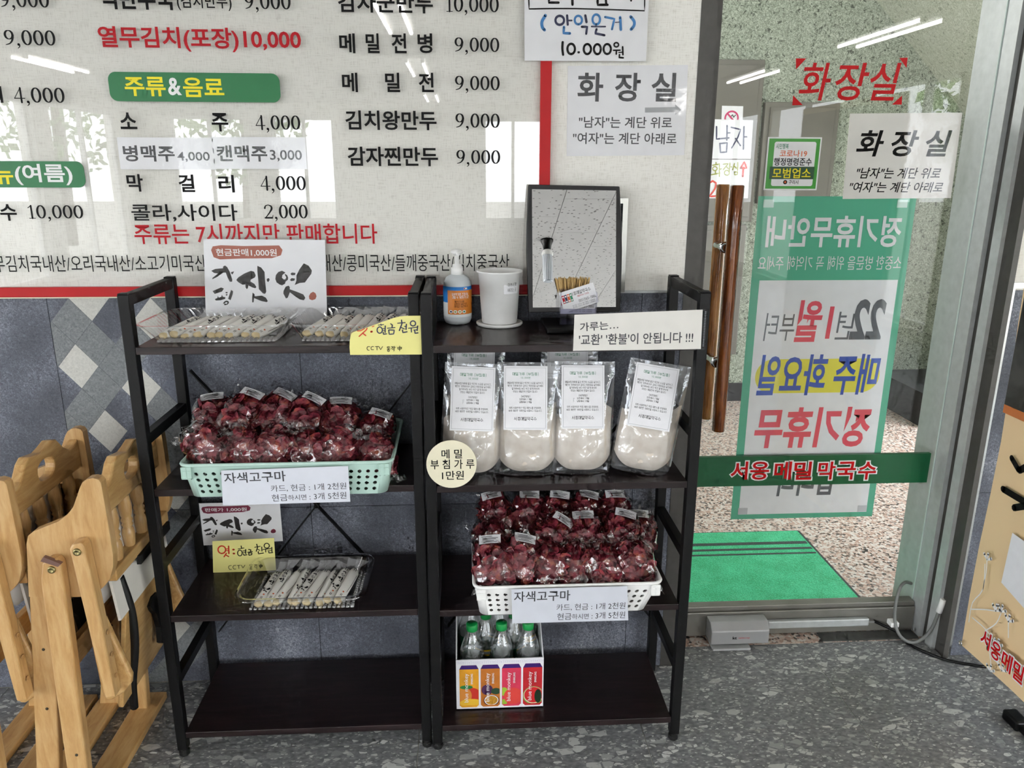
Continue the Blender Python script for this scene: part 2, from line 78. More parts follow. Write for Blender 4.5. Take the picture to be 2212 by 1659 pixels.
NOTE1S = [([(-0.2419, 1.1115), (-0.2345, 1.1119), (-0.2261, 1.1166)], 0.00204, 'r'), ([(-0.2201, 1.1175), (-0.2226, 1.1132), (-0.2302, 1.1067), (-0.2384, 1.0992)], 0.00241, 'r'), ([(-0.2302, 1.1062), (-0.224, 1.101)], 0.00278, 'r'), ([(-0.2089, 1.1207), (-0.2047, 1.1223)], 0.00167, 'r'), ([(-0.2117, 1.1094), (-0.21, 1.1098)], 0.00426, 'r'), ([(-0.1954, 1.1243), (-0.1835, 1.1256)], 0.00167, 'n'), ([(-0.1898, 1.1271), (-0.1886, 1.1233)], 0.00167, 'n'), ([(-0.1932, 1.1059), (-0.196, 1.107), (-0.1979, 1.1097), (-0.1984, 1.1133), (-0.1974, 1.1168), (-0.1951, 1.1192), (-0.1922, 1.1201), (-0.1895, 1.119), (-0.1875, 1.1163), (-0.187, 1.1127), (-0.188, 1.1092), (-0.1903, 1.1067), (-0.1932, 1.1059)], 0.00241, 'n'), ([(-0.1799, 1.1223), (-0.181, 1.1077)], 0.00259, 'n'), ([(-0.1862, 1.1158), (-0.1806, 1.1167)], 0.00167, 'n'), ([(-0.1868, 1.112), (-0.1812, 1.1124)], 0.00167, 'n'), ([(-0.1851, 1.1082), (-0.1848, 1.1035), (-0.1779, 1.1044)], 0.00241, 'n'), ([(-0.1678, 1.1269), (-0.1642, 1.1241), (-0.1653, 1.1194)], 0.00241, 'n'), ([(-0.1755, 1.1171), (-0.1589, 1.1184)], 0.00204, 'n'), ([(-0.1729, 1.1128), (-0.1719, 1.1034), (-0.1622, 1.1042), (-0.1605, 1.1127), (-0.172, 1.1133)], 0.00241, 'n'), ([(-0.144, 1.1352), (-0.1433, 1.1305)], 0.00259, 'n'), ([(-0.1526, 1.1282), (-0.136, 1.1295)], 0.00204, 'n'), ([(-0.1429, 1.1277), (-0.1495, 1.1117)], 0.00259, 'n'), ([(-0.146, 1.1192), (-0.1383, 1.1149)], 0.00204, 'n'), ([(-0.1333, 1.1257), (-0.1346, 1.1139)], 0.00259, 'n'), ([(-0.1376, 1.121), (-0.1339, 1.1215)], 0.00185, 'n'), ([(-0.1425, 1.1126), (-0.1418, 1.1069), (-0.1325, 1.1087)], 0.00259, 'n'), ([(-0.1191, 1.1218), (-0.1219, 1.1227), (-0.1239, 1.1248), (-0.1245, 1.1277), (-0.1236, 1.1305), (-0.1214, 1.1325), (-0.1185, 1.1331), (-0.1156, 1.1323), (-0.1137, 1.1301), (-0.1131, 1.1273), (-0.114, 1.1245), (-0.1162, 1.1225), (-0.1191, 1.1218)], 0.00259, 'n'), ([(-0.129, 1.1167), (-0.11, 1.1189)], 0.00204, 'n'), ([(-0.123, 1.1167), (-0.1228, 1.1081)], 0.00241, 'n'), ([(-0.1085, 1.1217), (-0.1102, 1.1114)], 0.00259, 'n'), ([(-0.1176, 1.1124), (-0.1102, 1.1132)], 0.00185, 'n'), ([(-0.1153, 1.1109), (-0.115, 1.1052), (-0.1085, 1.1061)], 0.00259, 'n'), ([(-0.216, 1.0757), (-0.2206, 1.0758), (-0.2226, 1.0724), (-0.2214, 1.0681), (-0.2177, 1.0676)], 0.0013, 'k'), ([(-0.2077, 1.0756), (-0.2114, 1.0757), (-0.2138, 1.0724), (-0.2126, 1.0685), (-0.208, 1.0685)], 0.0013, 'k'), ([(-0.204, 1.0756), (-0.1966, 1.076)], 0.0013, 'k'), ([(-0.2003, 1.0756), (-0.2006, 1.0679)], 0.0013, 'k'), ([(-0.1957, 1.0755), (-0.1923, 1.0683), (-0.1878, 1.0759)], 0.0013, 'k'), ([(-0.1725, 1.0753), (-0.1776, 1.0749), (-0.1773, 1.072), (-0.1717, 1.0724)], 0.00139, 'k'), ([(-0.175, 1.072), (-0.1751, 1.0696)], 0.0012, 'k'), ([(-0.1783, 1.0691), (-0.1709, 1.0695)], 0.0012, 'k'), ([(-0.1753, 1.0641), (-0.1764, 1.0644), (-0.1772, 1.0651), (-0.1774, 1.0661), (-0.1771, 1.0671), (-0.1762, 1.0677), (-0.1751, 1.0679), (-0.174, 1.0677), (-0.1732, 1.0669), (-0.173, 1.066), (-0.1734, 1.065), (-0.1742, 1.0643), (-0.1753, 1.0641)], 0.0012, 'k'), ([(-0.1688, 1.0753), (-0.1637, 1.0752), (-0.1685, 1.0709)], 0.0012, 'k'), ([(-0.1661, 1.0733), (-0.1639, 1.0714)], 0.00111, 'k'), ([(-0.1618, 1.0761), (-0.1621, 1.0704)], 0.0013, 'k'), ([(-0.1615, 1.0733), (-0.1592, 1.0735)], 0.00111, 'k'), ([(-0.1672, 1.069), (-0.1621, 1.069), (-0.1632, 1.0651)], 0.0013, 'k'), ([(-0.1545, 1.0732), (-0.1542, 1.0694), (-0.1468, 1.0698), (-0.1457, 1.0736), (-0.1545, 1.0732)], 0.0013, 'k'), ([(-0.1501, 1.0765), (-0.1506, 1.0655)], 0.00139, 'k')]
NOTE2 = [(-0.6821, 0.5012), (-0.5204, 0.5068), (-0.5225, 0.4111), (-0.6892, 0.4066)]
NOTE2S = [([(-0.6609, 0.4652), (-0.6656, 0.467), (-0.6687, 0.4713), (-0.6694, 0.4769), (-0.6674, 0.4823), (-0.6633, 0.4861), (-0.6582, 0.4873), (-0.6535, 0.4856), (-0.6504, 0.4813), (-0.6498, 0.4757), (-0.6517, 0.4703), (-0.6558, 0.4664), (-0.6609, 0.4652)], 0.00355, 'r'), ([(-0.6409, 0.4861), (-0.6422, 0.4647)], 0.00382, 'r'), ([(-0.6502, 0.4783), (-0.6416, 0.4788)], 0.00246, 'r'), ([(-0.6507, 0.4731), (-0.6421, 0.4736)], 0.00246, 'r'), ([(-0.6487, 0.4656), (-0.6556, 0.4554)], 0.00327, 'r'), ([(-0.6505, 0.4605), (-0.6437, 0.4558)], 0.00327, 'r'), ([(-0.63, 0.4759), (-0.628, 0.4759)], 0.00491, 'r'), ([(-0.63, 0.4644), (-0.6282, 0.4643)], 0.00491, 'r'), ([(-0.6081, 0.486), (-0.6074, 0.4786)], 0.00246, 'k'), ([(-0.6167, 0.4774), (-0.6014, 0.4799)], 0.00205, 'k'), ([(-0.6141, 0.4568), (-0.6169, 0.4582), (-0.6188, 0.4615), (-0.6191, 0.4658), (-0.6178, 0.47), (-0.6153, 0.473), (-0.6122, 0.474), (-0.6094, 0.4726), (-0.6076, 0.4693), (-0.6073, 0.465), (-0.6085, 0.4607), (-0.611, 0.4577), (-0.6141, 0.4568)], 0.00246, 'k'), ([(-0.5971, 0.4753), (-0.5982, 0.4628)], 0.00273, 'k'), ([(-0.6054, 0.4711), (-0.5974, 0.4724)], 0.00191, 'k'), ([(-0.6058, 0.4667), (-0.5978, 0.4679)], 0.00191, 'k'), ([(-0.6042, 0.4629), (-0.6032, 0.4584), (-0.5952, 0.4597)], 0.00246, 'k'), ([(-0.5892, 0.4751), (-0.5834, 0.4742), (-0.5851, 0.4691)], 0.00246, 'k'), ([(-0.5926, 0.4671), (-0.5799, 0.4689)], 0.00218, 'k'), ([(-0.5901, 0.4648), (-0.59, 0.4581), (-0.5827, 0.4594), (-0.5815, 0.4653), (-0.5895, 0.4647)], 0.00246, 'k'), ([(-0.5669, 0.4901), (-0.566, 0.4849)], 0.00273, 'k'), ([(-0.5729, 0.4813), (-0.5582, 0.4839)], 0.00218, 'k'), ([(-0.5649, 0.4819), (-0.5699, 0.4694)], 0.00246, 'k'), ([(-0.5667, 0.476), (-0.5604, 0.4721)], 0.00218, 'k'), ([(-0.5544, 0.4816), (-0.5547, 0.4697)], 0.00246, 'k'), ([(-0.5647, 0.4685), (-0.5646, 0.4618), (-0.5512, 0.4637)], 0.00246, 'k'), ([(-0.5417, 0.4778), (-0.545, 0.479), (-0.5472, 0.4817), (-0.5477, 0.4853), (-0.5464, 0.4888), (-0.5437, 0.4913), (-0.5401, 0.492), (-0.5368, 0.4909), (-0.5346, 0.4881), (-0.5341, 0.4845), (-0.5354, 0.4811), (-0.5382, 0.4786), (-0.5417, 0.4778)], 0.00246, 'k'), ([(-0.5517, 0.4741), (-0.531, 0.4765)], 0.00218, 'k'), ([(-0.5444, 0.4747), (-0.545, 0.4665)], 0.00218, 'k'), ([(-0.5281, 0.4801), (-0.5285, 0.4668)], 0.00246, 'k'), ([(-0.5395, 0.4701), (-0.5294, 0.4713)], 0.00191, 'k'), ([(-0.537, 0.4678), (-0.5367, 0.4633), (-0.5266, 0.4645)], 0.00246, 'k'), ([(-0.6389, 0.4288), (-0.645, 0.4283), (-0.6468, 0.4231), (-0.6446, 0.4173), (-0.6393, 0.4176)], 0.00136, 'K'), ([(-0.627, 0.4292), (-0.633, 0.4287), (-0.6355, 0.4235), (-0.6333, 0.4182), (-0.628, 0.4183)], 0.00136, 'K'), ([(-0.6238, 0.4284), (-0.6151, 0.4293)], 0.00136, 'K'), ([(-0.6198, 0.4286), (-0.6199, 0.4193)], 0.00136, 'K'), ([(-0.6124, 0.4293), (-0.6092, 0.4205), (-0.6031, 0.4293)], 0.00136, 'K'), ([(-0.5838, 0.4303), (-0.5905, 0.4297), (-0.5902, 0.4252), (-0.5842, 0.4258)], 0.0015, 'K'), ([(-0.5876, 0.4251), (-0.5879, 0.4214)], 0.00136, 'K'), ([(-0.5919, 0.4207), (-0.5846, 0.4213)], 0.00136, 'K'), ([(-0.5885, 0.4148), (-0.5898, 0.4151), (-0.5907, 0.4159), (-0.5909, 0.417), (-0.5904, 0.418), (-0.5894, 0.4188), (-0.588, 0.419), (-0.5867, 0.4186), (-0.5859, 0.4178), (-0.5856, 0.4167), (-0.5861, 0.4157), (-0.5872, 0.415), (-0.5885, 0.4148)], 0.00136, 'K'), ([(-0.5786, 0.4294), (-0.5732, 0.43), (-0.5784, 0.4233)], 0.00136, 'K'), ([(-0.5712, 0.4306), (-0.5719, 0.4224)], 0.00136, 'K'), ([(-0.5773, 0.4211), (-0.572, 0.4209), (-0.573, 0.4164)], 0.00136, 'K'), ([(-0.5655, 0.4275), (-0.5652, 0.423), (-0.5578, 0.4235), (-0.5568, 0.428), (-0.5655, 0.4275)], 0.0015, 'K'), ([(-0.5609, 0.4311), (-0.5622, 0.4191)], 0.0015, 'K')]
PSIGN1 = [(-0.5469, 0.8124), (-0.2684, 0.8179), (-0.2678, 0.7315), (-0.5508, 0.7289)]
PSIGN2 = [(0.0985, 0.4945), (0.3773, 0.4946), (0.3837, 0.4012), (0.1011, 0.402)]
RSIGN = [(0.2394, 1.1464), (0.5283, 1.1559), (0.5304, 1.0655), (0.2383, 1.0641)]
RSLEEVE = [(0.2331, 1.1507), (0.5386, 1.159), (0.5401, 1.0643), (0.2342, 1.062)]
RTXT = [('가루는…', 0.2954, 1.121, 0.0865, 0.0199, 3.72), ("'교환' '환불'이 안됩니다 !!!", 0.3808, 1.0912, 0.26, 0.0255, 0.91)]
ROUND = [-0.0391, 0.7964, 0.1168, 0.1184]
RNDT = [('메 밀', -0.0382, 0.8223, 0.0474, 0.0226), ('부 침 가 루', -0.037, 0.7968, 0.1017, 0.0239), ('1만원', -0.0364, 0.7693, 0.0511, 0.0218)]
JAT1 = [(-0.6415, 1.2898), (-0.3472, 1.2871), (-0.3541, 1.0748), (-0.6561, 1.0772)]
JAT1F = [(-0.6509, 1.2954), (-0.3401, 1.2916), (-0.3475, 1.0687), (-0.6647, 1.0713)]
JAT2 = [(-0.7363, 0.5847), (-0.5131, 0.5851), (-0.5131, 0.4673), (-0.7381, 0.4592)]
CH_PANEL = [(-0.819, 0.807), (-0.8115, 0.8195), (-0.8011, 0.8266), (-0.7895, 0.8284), (-0.7786, 0.8251), (-0.7739, 0.8176), (-0.7725, 0.7571), (-0.7715, 0.6921), (-0.7714, 0.648), (-0.7751, 0.6203), (-0.7846, 0.5924), (-0.7988, 0.5748), (-0.8222, 0.555), (-0.8377, 0.5498), (-0.8624, 0.5494), (-0.9631, 0.5526), (-0.9477, 0.6803), (-0.9419, 0.6987), (-0.9287, 0.7092), (-0.9002, 0.7204), (-0.8748, 0.7306), (-0.8534, 0.7462), (-0.8384, 0.764), (-0.8287, 0.785)]
CH_LEG1 = [(-0.9561, 0.6087), (-0.9126, 0.6075), (-0.916, 0.5397), (-0.9345, 0.364), (-0.9662, 0.103), (-0.9849, -0.0591), (-1.0371, -0.0562), (-1.0182, 0.1056), (-0.9847, 0.378)]
CH_LEG2 = [(-0.9165, 0.6076), (-0.9077, 0.6463), (-0.8956, 0.6559), (-0.8763, 0.6554), (-0.8693, 0.6441), (-0.8703, 0.5837), (-0.8774, 0.3739), (-0.8877, 0.0992), (-0.8939, -0.0641), (-0.939, -0.0616), (-0.9338, 0.1014), (-0.9256, 0.3757)]
CH_PAD = [(-0.9063, 0.6551), (-0.8991, 0.6648), (-0.8649, 0.6473), (-0.8726, 0.6409)]
CH_ARM = [(-0.8446, 0.6809), (-0.8373, 0.6916), (-0.8174, 0.6955), (-0.8119, 0.6866), (-0.803, 0.513), (-0.7969, 0.3122), (-0.8199, 0.3095), (-0.8318, 0.4849)]
CH_TRAY = [(-0.8527, 0.4564), (-0.8475, 0.4796), (-0.8326, 0.4931), (-0.8141, 0.4901), (-0.8023, 0.4428), (-0.7739, 0.3395), (-0.7776, 0.3188), (-0.7993, 0.2938), (-0.8263, 0.2763), (-0.8403, 0.2794), (-0.8459, 0.2994)]


# ---------------------------------------------------------------- helpers
def srgb(h):
    h = h.lstrip('#'); r = []
    for i in (0, 2, 4):
        c = int(h[i:i + 2], 16) / 255
        r.append(c / 12.92 if c <= .04045 else ((c + .055) / 1.055) ** 2.4)
    return (*r, 1)
KIDS = {}
def wm(o):
    m = o.matrix_basis.copy()
    if o.parent: m = wm(o.parent) @ o.matrix_parent_inverse @ m
    return m
def link(o, parent=None, local=False):
    COL.objects.link(o)
    if parent:
        o.parent = parent
        if not local: o.matrix_parent_inverse = wm(parent).inverted()
        KIDS.setdefault(parent.name, []).append(o)
    return o
def ob(name, me, mat=None, parent=None, local=False):
    o = bpy.data.objects.new(name, me)
    if mat and not me.materials: me.materials.append(mat)
    return link(o, parent, local)
def tag(o, label=None, cat=None, group=None, kind=None):
    if label: o['label'] = label
    if cat: o['category'] = cat
    if group: o['group'] = group
    if kind: o['kind'] = kind
    return o
def thing(name, loc, label, cat, group=None, M=None):
    o = bpy.data.objects.new(name, None); o.empty_display_size = .05
    COL.objects.link(o)
    o.matrix_basis = M if M is not None else Matrix.Translation(loc)
    return tag(o, label, cat, group)
def struct(o, label=None):
    o['kind'] = 'structure'
    if label: o['label'] = label
    return o
def dup(root, M, label, group=None, cat=None):
    def cp(o, parent):
        c = o.copy(); COL.objects.link(c); c.parent = parent
        for ch in KIDS.get(o.name, []): cp(ch, c)
        return c
    r = cp(root, None); r.matrix_basis = M; r['label'] = label
    if group: r['group'] = group
    return r
class MB:
    def __init__(s, smooth=False): s.v = []; s.f = []; s.sm = []; s.smooth = smooth; s.mi = []
    def add(s, vs, fs, smooth=None, mi=0):
        b = len(s.v); s.v += [tuple(x) for x in vs]
        for f in fs: s.f.append([b + i for i in f]); s.sm.append(s.smooth if smooth is None else smooth); s.mi.append(mi)
        return s
    def box(s, x0, x1, y0, y1, z0, z1, M=None, mi=0):
        v = [Vector(p) for p in ((x0, y0, z0), (x1, y0, z0), (x1, y1, z0), (x0, y1, z0), (x0, y0, z1), (x1, y0, z1), (x1, y1, z1), (x0, y1, z1))]
        if M is not None: v = [M @ p for p in v]
        return s.add(v, [(3, 2, 1, 0), (4, 5, 6, 7), (0, 1, 5, 4), (1, 2, 6, 5), (2, 3, 7, 6), (3, 0, 4, 7)], False, mi)
    def bar(s, a, b, w, h, up=(0, 0, 1)):
        a = Vector(a); b = Vector(b); d = (b - a); L = d.length; d.normalize()
        sd = d.cross(Vector(up)); sd.normalize(); u = sd.cross(d)
        M = Matrix((d, sd, u)).transposed().to_4x4(); M.translation = a
        return s.box(0, L, -w / 2, w / 2, -h / 2, h / 2, M)
    def tube(s, pts, r, n=10, cap=True, closed=False):
        pts = [Vector(p) for p in pts]; N = len(pts); V = []; F = []
        rr = r if isinstance(r, (list, tuple)) else [r] * N
        prev = None
        for i, p in enumerate(pts):
            if closed: t = pts[(i + 1) % N] - pts[i - 1]
            else: t = pts[min(i + 1, N - 1)] - pts[max(i - 1, 0)]
            t.normalize()
            if prev is None:
                a = Vector((0, 0, 1)) if abs(t.z) < .9 else Vector((1, 0, 0)); u = t.cross(a).normalized()
            else:
                u = (prev - t * prev.dot(t)).normalized()
            prev = u; v2 = t.cross(u)
            for k in range(n):
                an = 2 * PI * k / n; V.append(p + (u * math.cos(an) + v2 * math.sin(an)) * rr[i])
        m = N if closed else N - 1
        for i in range(m):
            j = (i + 1) % N
            for k in range(n): F.append((i * n + k, i * n + (k + 1) % n, j * n + (k + 1) % n, j * n + k))
        s.add(V, F, True)
        if cap and not closed:
            b = len(s.v) - len(V)
            s.f.append([b + k for k in range(n)][::-1]); s.sm.append(False); s.mi.append(0)
            s.f.append([b + (N - 1) * n + k for k in range(n)]); s.sm.append(False); s.mi.append(0)
        return s
    def lathe(s, prof, c=(0, 0, 0), n=24, M=None, smooth=True):
        V = []; F = []
        for r, z in prof:
            for k in range(n):
                a = 2 * PI * k / n; V.append(Vector((c[0] + r * math.cos(a), c[1] + r * math.sin(a), c[2] + z)))
        if M is not None: V = [M @ x for x in V]
        for i in range(len(prof) - 1):
            for k in range(n): F.append((i * n + k, i * n + (k + 1) % n, (i + 1) * n + (k + 1) % n, (i + 1) * n + k))
        return s.add(V, F, smooth)
    def plate(s, loops, t, M, mi=0):
        """2D loops (outer, holes...) -> slab; front face at local z=t, back at z=0"""
        tri = tessellate_polygon([[Vector((x, y, 0)) for x, y in l] for l in loops])
        P = [p for l in loops for p in l]; n = len(P)
        def ccw(a, b, c): return (P[b][0] - P[a][0]) * (P[c][1] - P[a][1]) - (P[b][1] - P[a][1]) * (P[c][0] - P[a][0])
        tri = [t3 if ccw(*t3) > 0 else t3[::-1] for t3 in tri]
        V = [M @ Vector((x, y, t)) for x, y in P]
        F = [tuple(x) for x in tri]
        if t > 0:
            V += [M @ Vector((x, y, 0)) for x, y in P]
            F += [tuple(i + n for i in x[::-1]) for x in tri]
            b = 0
            for li, l in enumerate(loops):
                k = len(l)
                ar = sum(l[i][0] * l[(i + 1) % k][1] - l[(i + 1) % k][0] * l[i][1] for i in range(k))
                flip = (ar < 0) == (li == 0)
                for i in range(k):
                    a, c = b + i, b + (i + 1) % k
                    q = (a, a + n, c + n, c); F.append(q[::-1] if flip else q)
                b += k
        return s.add(V, F, False, mi)
    def mesh(s, name):
        me = bpy.data.meshes.new(name); me.from_pydata(s.v, [], s.f); me.update()
        me.polygons.foreach_set('use_smooth', s.sm); me.polygons.foreach_set('material_index', s.mi)
        return me
    def ob(s, name, mat, parent=None, local=False, bevel=0, seg=2):
        me = s.mesh(name)
        mats = mat if isinstance(mat, (list, tuple)) else [mat]
        for m in mats: me.materials.append(m)
        o = ob(name, me, None, parent, local)
        if bevel:
            b = o.modifiers.new('bevel', 'BEVEL'); b.width = bevel; b.segments = seg; b.limit_method = 'ANGLE'; b.angle_limit = .6
        return o
def MW(x, y, z, ang=0, tilt=0):
    """local XY plane -> wall-parallel plane facing the room (-Y); tilt leans the top back"""
    return Matrix.Translation((x, y, z)) @ Matrix.Rotation(-tilt, 4, 'X') @ Matrix.Rotation(PI / 2, 4, 'X') @ Matrix.Rotation(ang, 4, 'Z')
def rrect(w, h, r, n=5, cx=0, cy=0):
    P = []
    for sx, sy, a0 in ((1, 1, 0), (-1, 1, 90), (-1, -1, 180), (1, -1, 270)):
        for k in range(n + 1):
            a = math.radians(a0 + 90 * k / n)
            P.append((cx + sx * (w / 2 - r) + r * math.cos(a), cy + sy * (h / 2 - r) + r * math.sin(a)))
    return P
def circ(r, n=20, cx=0, cy=0, ry=None): return [(cx + r * math.cos(2 * PI * k / n), cy + (ry or r) * math.sin(2 * PI * k / n)) for k in range(n)]
def R4(w, h): return [(-w / 2, -h / 2), (w / 2, -h / 2), (w / 2, h / 2), (-w / 2, h / 2)]
# --- small print: Hangul composed from strokes
def JO(): return [(.5 + .5 * math.cos(PI / 2 + 2 * PI * k / 10), .5 + .5 * math.sin(PI / 2 + 2 * PI * k / 10)) for k in range(11)]
JC = {'g': [[(0, 1), (1, 1), (.75, 0)]], 'n': [[(0, 1), (0, 0), (1, 0)]], 'd': [[(1, 1), (0, 1), (0, 0), (1, 0)]], 'r': [[(0, 1), (1, 1), (1, .5), (0, .5), (0, 0), (1, 0)]],
 'm': [[(0, 1), (1, 1), (1, 0), (0, 0), (0, 1)]], 'b': [[(0, 1), (0, 0), (1, 0), (1, 1)], [(0, .5), (1, .5)]], 's': [[(.5, 1), (0, 0)], [(.45, .7), (1, 0)]], 'o': [JO()],
 'j': [[(0, 1), (1, 1)], [(.5, 1), (0, 0)], [(.45, .6), (1, 0)]], 'c': [[(.35, 1.12), (.65, 1.12)], [(0, .85), (1, .85)], [(.5, .85), (0, 0)], [(.45, .5), (1, 0)]],
 'k': [[(0, 1), (1, 1), (.75, 0)], [(0, .5), (.9, .5)]], 't': [[(1, 1), (0, 1), (0, 0), (1, 0)], [(0, .5), (1, .5)]], 'p': [[(0, 1), (1, 1)], [(0, 0), (1, 0)], [(.28, 1), (.28, 0)], [(.72, 1), (.72, 0)]],
 'h': [[(.35, 1.1), (.65, 1.1)], [(0, .82), (1, .82)], [(x, y * .65) for x, y in JO()]]}
JL = ['g', 'gg', 'n', 'd', 'dd', 'r', 'm', 'b', 'bb', 's', 'ss', 'o', 'j', 'jj', 'c', 'k', 't', 'p', 'h']
JT = ['', 'g', 'gg', 'gs', 'n', 'nj', 'nh', 'd', 'r', 'rg', 'rm', 'rb', 'rs', 'rt', 'rp', 'rh', 'm', 'b', 'bs', 's', 'ss', 'o', 'j', 'c', 'k', 't', 'p', 'h']
JV = {0: 'a', 1: 'ai', 2: 'A', 3: 'Ai', 4: 'e', 5: 'ei', 6: 'E', 7: 'Ei', 20: 'i', 8: 'u', 12: 'U', 13: 'w', 17: 'W', 18: '-', 9: 'ua', 10: 'uai', 11: 'ui', 14: 'we', 15: 'wei', 16: 'wi', 19: '-i'}
DIG = {'0': [[(.5 + .32 * math.cos(2 * PI * k / 10), .5 + .45 * math.sin(2 * PI * k / 10)) for k in range(11)]], '1': [[(.3, .8), (.5, .95), (.5, .05)]], '2': [[(.2, .8), (.5, .97), (.8, .75), (.2, .05), (.82, .05)]], '3': [[(.2, .9), (.7, .9), (.5, .55), (.8, .3), (.5, .05), (.18, .15)]],
 '5': [[(.8, .95), (.25, .95), (.22, .55), (.7, .58), (.78, .2), (.45, .03), (.2, .12)]], '6': [[(.7, .95), (.3, .5), (.3, .1), (.7, .08), (.78, .4), (.35, .5)]], '7': [[(.15, .95), (.82, .95), (.4, .03)]], '(': [[(.6, 1.05), (.4, .5), (.6, -.05)]], ')': [[(.4, 1.05), (.6, .5), (.4, -.05)]],
 ',': [[(.5, .08), (.4, -.12)]], '.': [[(.5, .03), (.5, .06)]], '-': [[(.2, .45), (.8, .45)]], '~': [[(.15, .4), (.4, .55), (.6, .4), (.85, .55)]], ':': [[(.5, .7), (.5, .72)], [(.5, .2), (.5, .22)]], '[': [[(.7, 1), (.4, 1), (.4, 0), (.7, 0)]], ']': [[(.3, 1), (.6, 1), (.6, 0), (.3, 0)]], 'm': [[(.1, .05), (.1, .6), (.5, .6), (.5, .05)], [(.5, .6), (.9, .6), (.9, .05)]]}
def glyph(ch):
    i = ord(ch) - 0xAC00
    if not 0 <= i < 11172: return DIG.get(ch, []), (.5 if ch in '.,:()[]' else .35 if ch == ' ' else .62)
    L, V, T = JL[i // 588], JV[(i % 588) // 28], JT[i % 28]; out = []
    def cons(c, x0, x1, y0, y1):
        for k, q in enumerate(c):
            a = x0 + (x1 - x0) * k / len(c); b = a + (x1 - x0) / len(c) * (.88 if len(c) > 1 else 1)
            out.extend([[(a + (b - a) * x, y0 + (y1 - y0) * y) for x, y in p] for p in JC[q]])
    yb = .40 if T else .03; h = V[0] in 'uUwW-'; v = V[-1] in 'aAeEi' and V[0] not in '' and not (h and len(V) == 1)
    x1 = .58 if v else .86; ym = yb + (.30 if T else .38) if h else yb + .05
    cons(L, .08 if not h or v else .14, x1 - (.04 if v else 0), ym + .06, .93)
    if h:
        xa, xb = .03, (.66 if v else .97); yl = yb + (.10 if not T else .06) + (.1 if V[0] in 'wW' and not T else .0); out.append([(xa, yl), (xb, yl)]); xm = (xa + xb) / 2
        if V[0] in 'uU': out.extend([[(x, yl), (x, yl + .18)] for x in ((xm,) if V[0] == 'u' else (xm - .15, xm + .15))])
        if V[0] in 'wW': out.extend([[(x, yl), (x, yl - .16)] for x in ((xm,) if V[0] == 'w' else (xm - .15, xm + .15))])
    w2 = V[1:] if h else V
    if w2:
        xs = .80; y0 = yb if T else -.02
        dbl = len(w2) == 2
        if dbl: xs = .74; out.append([(.92, 1.0), (.92, y0)])
        out.append([(xs, 1.0), (xs, y0)]); c = w2[0]; ym2 = (1 + y0) / 2 + .05
        for yy in ({'a': (ym2,), 'e': (ym2,), 'A': (ym2 - .13, ym2 + .13), 'E': (ym2 - .13, ym2 + .13)}.get(c, ())):
            if c in 'aA': out.append([(xs, yy), ((.92 if dbl else .97), yy)])
            else: out.append([(xs - .16, yy), (xs, yy)])
    if T: cons(T, .2, .86, .0, .27)
    return out, 1.0
def stext(parent, st, M, wd, ht, mat, weight=.11, local=False, name='lettering'):
    G = [glyph(c) for c in st]; tot = sum(a + .06 for _, a in G); sx = wd / tot; mb = MB(); x = -wd / 2; j = 0
    call = callable(M)
    for P, a in G:
        for p in P:
            m2 = MB(); stroke_mb(m2, [(x + (.03 + q[0] * a) * sx, (q[1] - .5) * ht) for q in p], weight * min(sx, ht), Matrix.Identity(4))
            mb.add([(M(v[0], v[1]) if call else M @ Vector((v[0], v[1], .00001 * (j % 7)))) for v in m2.v], m2.f); j += 1
        x += (a + .06) * sx
    return mb.ob(name, mat, parent, local)
# --- lettering: every line is queued and turned into a mesh at the end
TQ = []
def text(parent, st, M, wd, ht, mat, bold=0.0, shear=0.0, mirror=False, fit=True, local=False, name='lettering', res=3):
    me = bpy.data.meshes.new(name); me.materials.append(mat)
    o = ob(name, me, None, parent, local)
    TQ.append((me, st, M, wd, ht, bold, shear, mirror, res)); return o
def flush_text():
    """all lines of one weight share a single font curve (three units of leading), cut apart afterwards"""
    grp = {}
    for q in TQ: grp.setdefault(min((-.004, .0, .012, .022, .03, .07), key=lambda b: abs(b - q[5])), []).append(q)
    tmp = []
    for bo, L in grp.items():
        c = bpy.data.curves.new('t', 'FONT'); c.body = '\n'.join(q[1] for q in L); c.offset = bo; c.resolution_u = 3; c.fill_mode = 'FRONT'; c.space_line = 3.0
        o = bpy.data.objects.new('t', c); COL.objects.link(o); tmp.append((o, L))
    bpy.context.view_layer.update()
    dg = bpy.context.evaluated_depsgraph_get()
    for o, L in tmp:
        m2 = bpy.data.meshes.new_from_object(o.evaluated_get(dg))
        lines = [[] for _ in L]; VS = [v.co.copy() for v in m2.vertices]
        for p in m2.polygons:
            y = VS[p.vertices[0]].y
            lines[min(max(int(round((.35 - y) / 3.0)), 0), len(L) - 1)].append(tuple(p.vertices))
        for q, F0 in zip(L, lines):
            me, st, M, wd, ht, bold, shear, mirror, _r = q
            ids = {}; V = []; F = []
            for f in F0:
                g = []
                for i in f:
                    if i not in ids: ids[i] = len(V); V.append(VS[i])
                    g.append(ids[i])
                F.append(g[::-1] if mirror else g)
            if not V: continue
            x0 = min(v.x for v in V); x1 = max(v.x for v in V); y0 = min(v.y for v in V); y1 = max(v.y for v in V)
            sx = wd / max(x1 - x0, 1e-6); sy = ht / max(y1 - y0, 1e-6) if ht else sx
            P = []
            for v in V:
                x = (v.x - (x0 + x1) / 2) * sx; y = (v.y - (y0 + y1) / 2) * sy
                x += shear * y
                if mirror: x = -x
                P.append(M(x, y) if callable(M) else M @ Vector((x, y, 0)))
            me.from_pydata([tuple(p) for p in P], [], F); me.update()
        bpy.data.meshes.remove(m2)
        c = o.data; bpy.data.objects.remove(o); bpy.data.curves.remove(c)
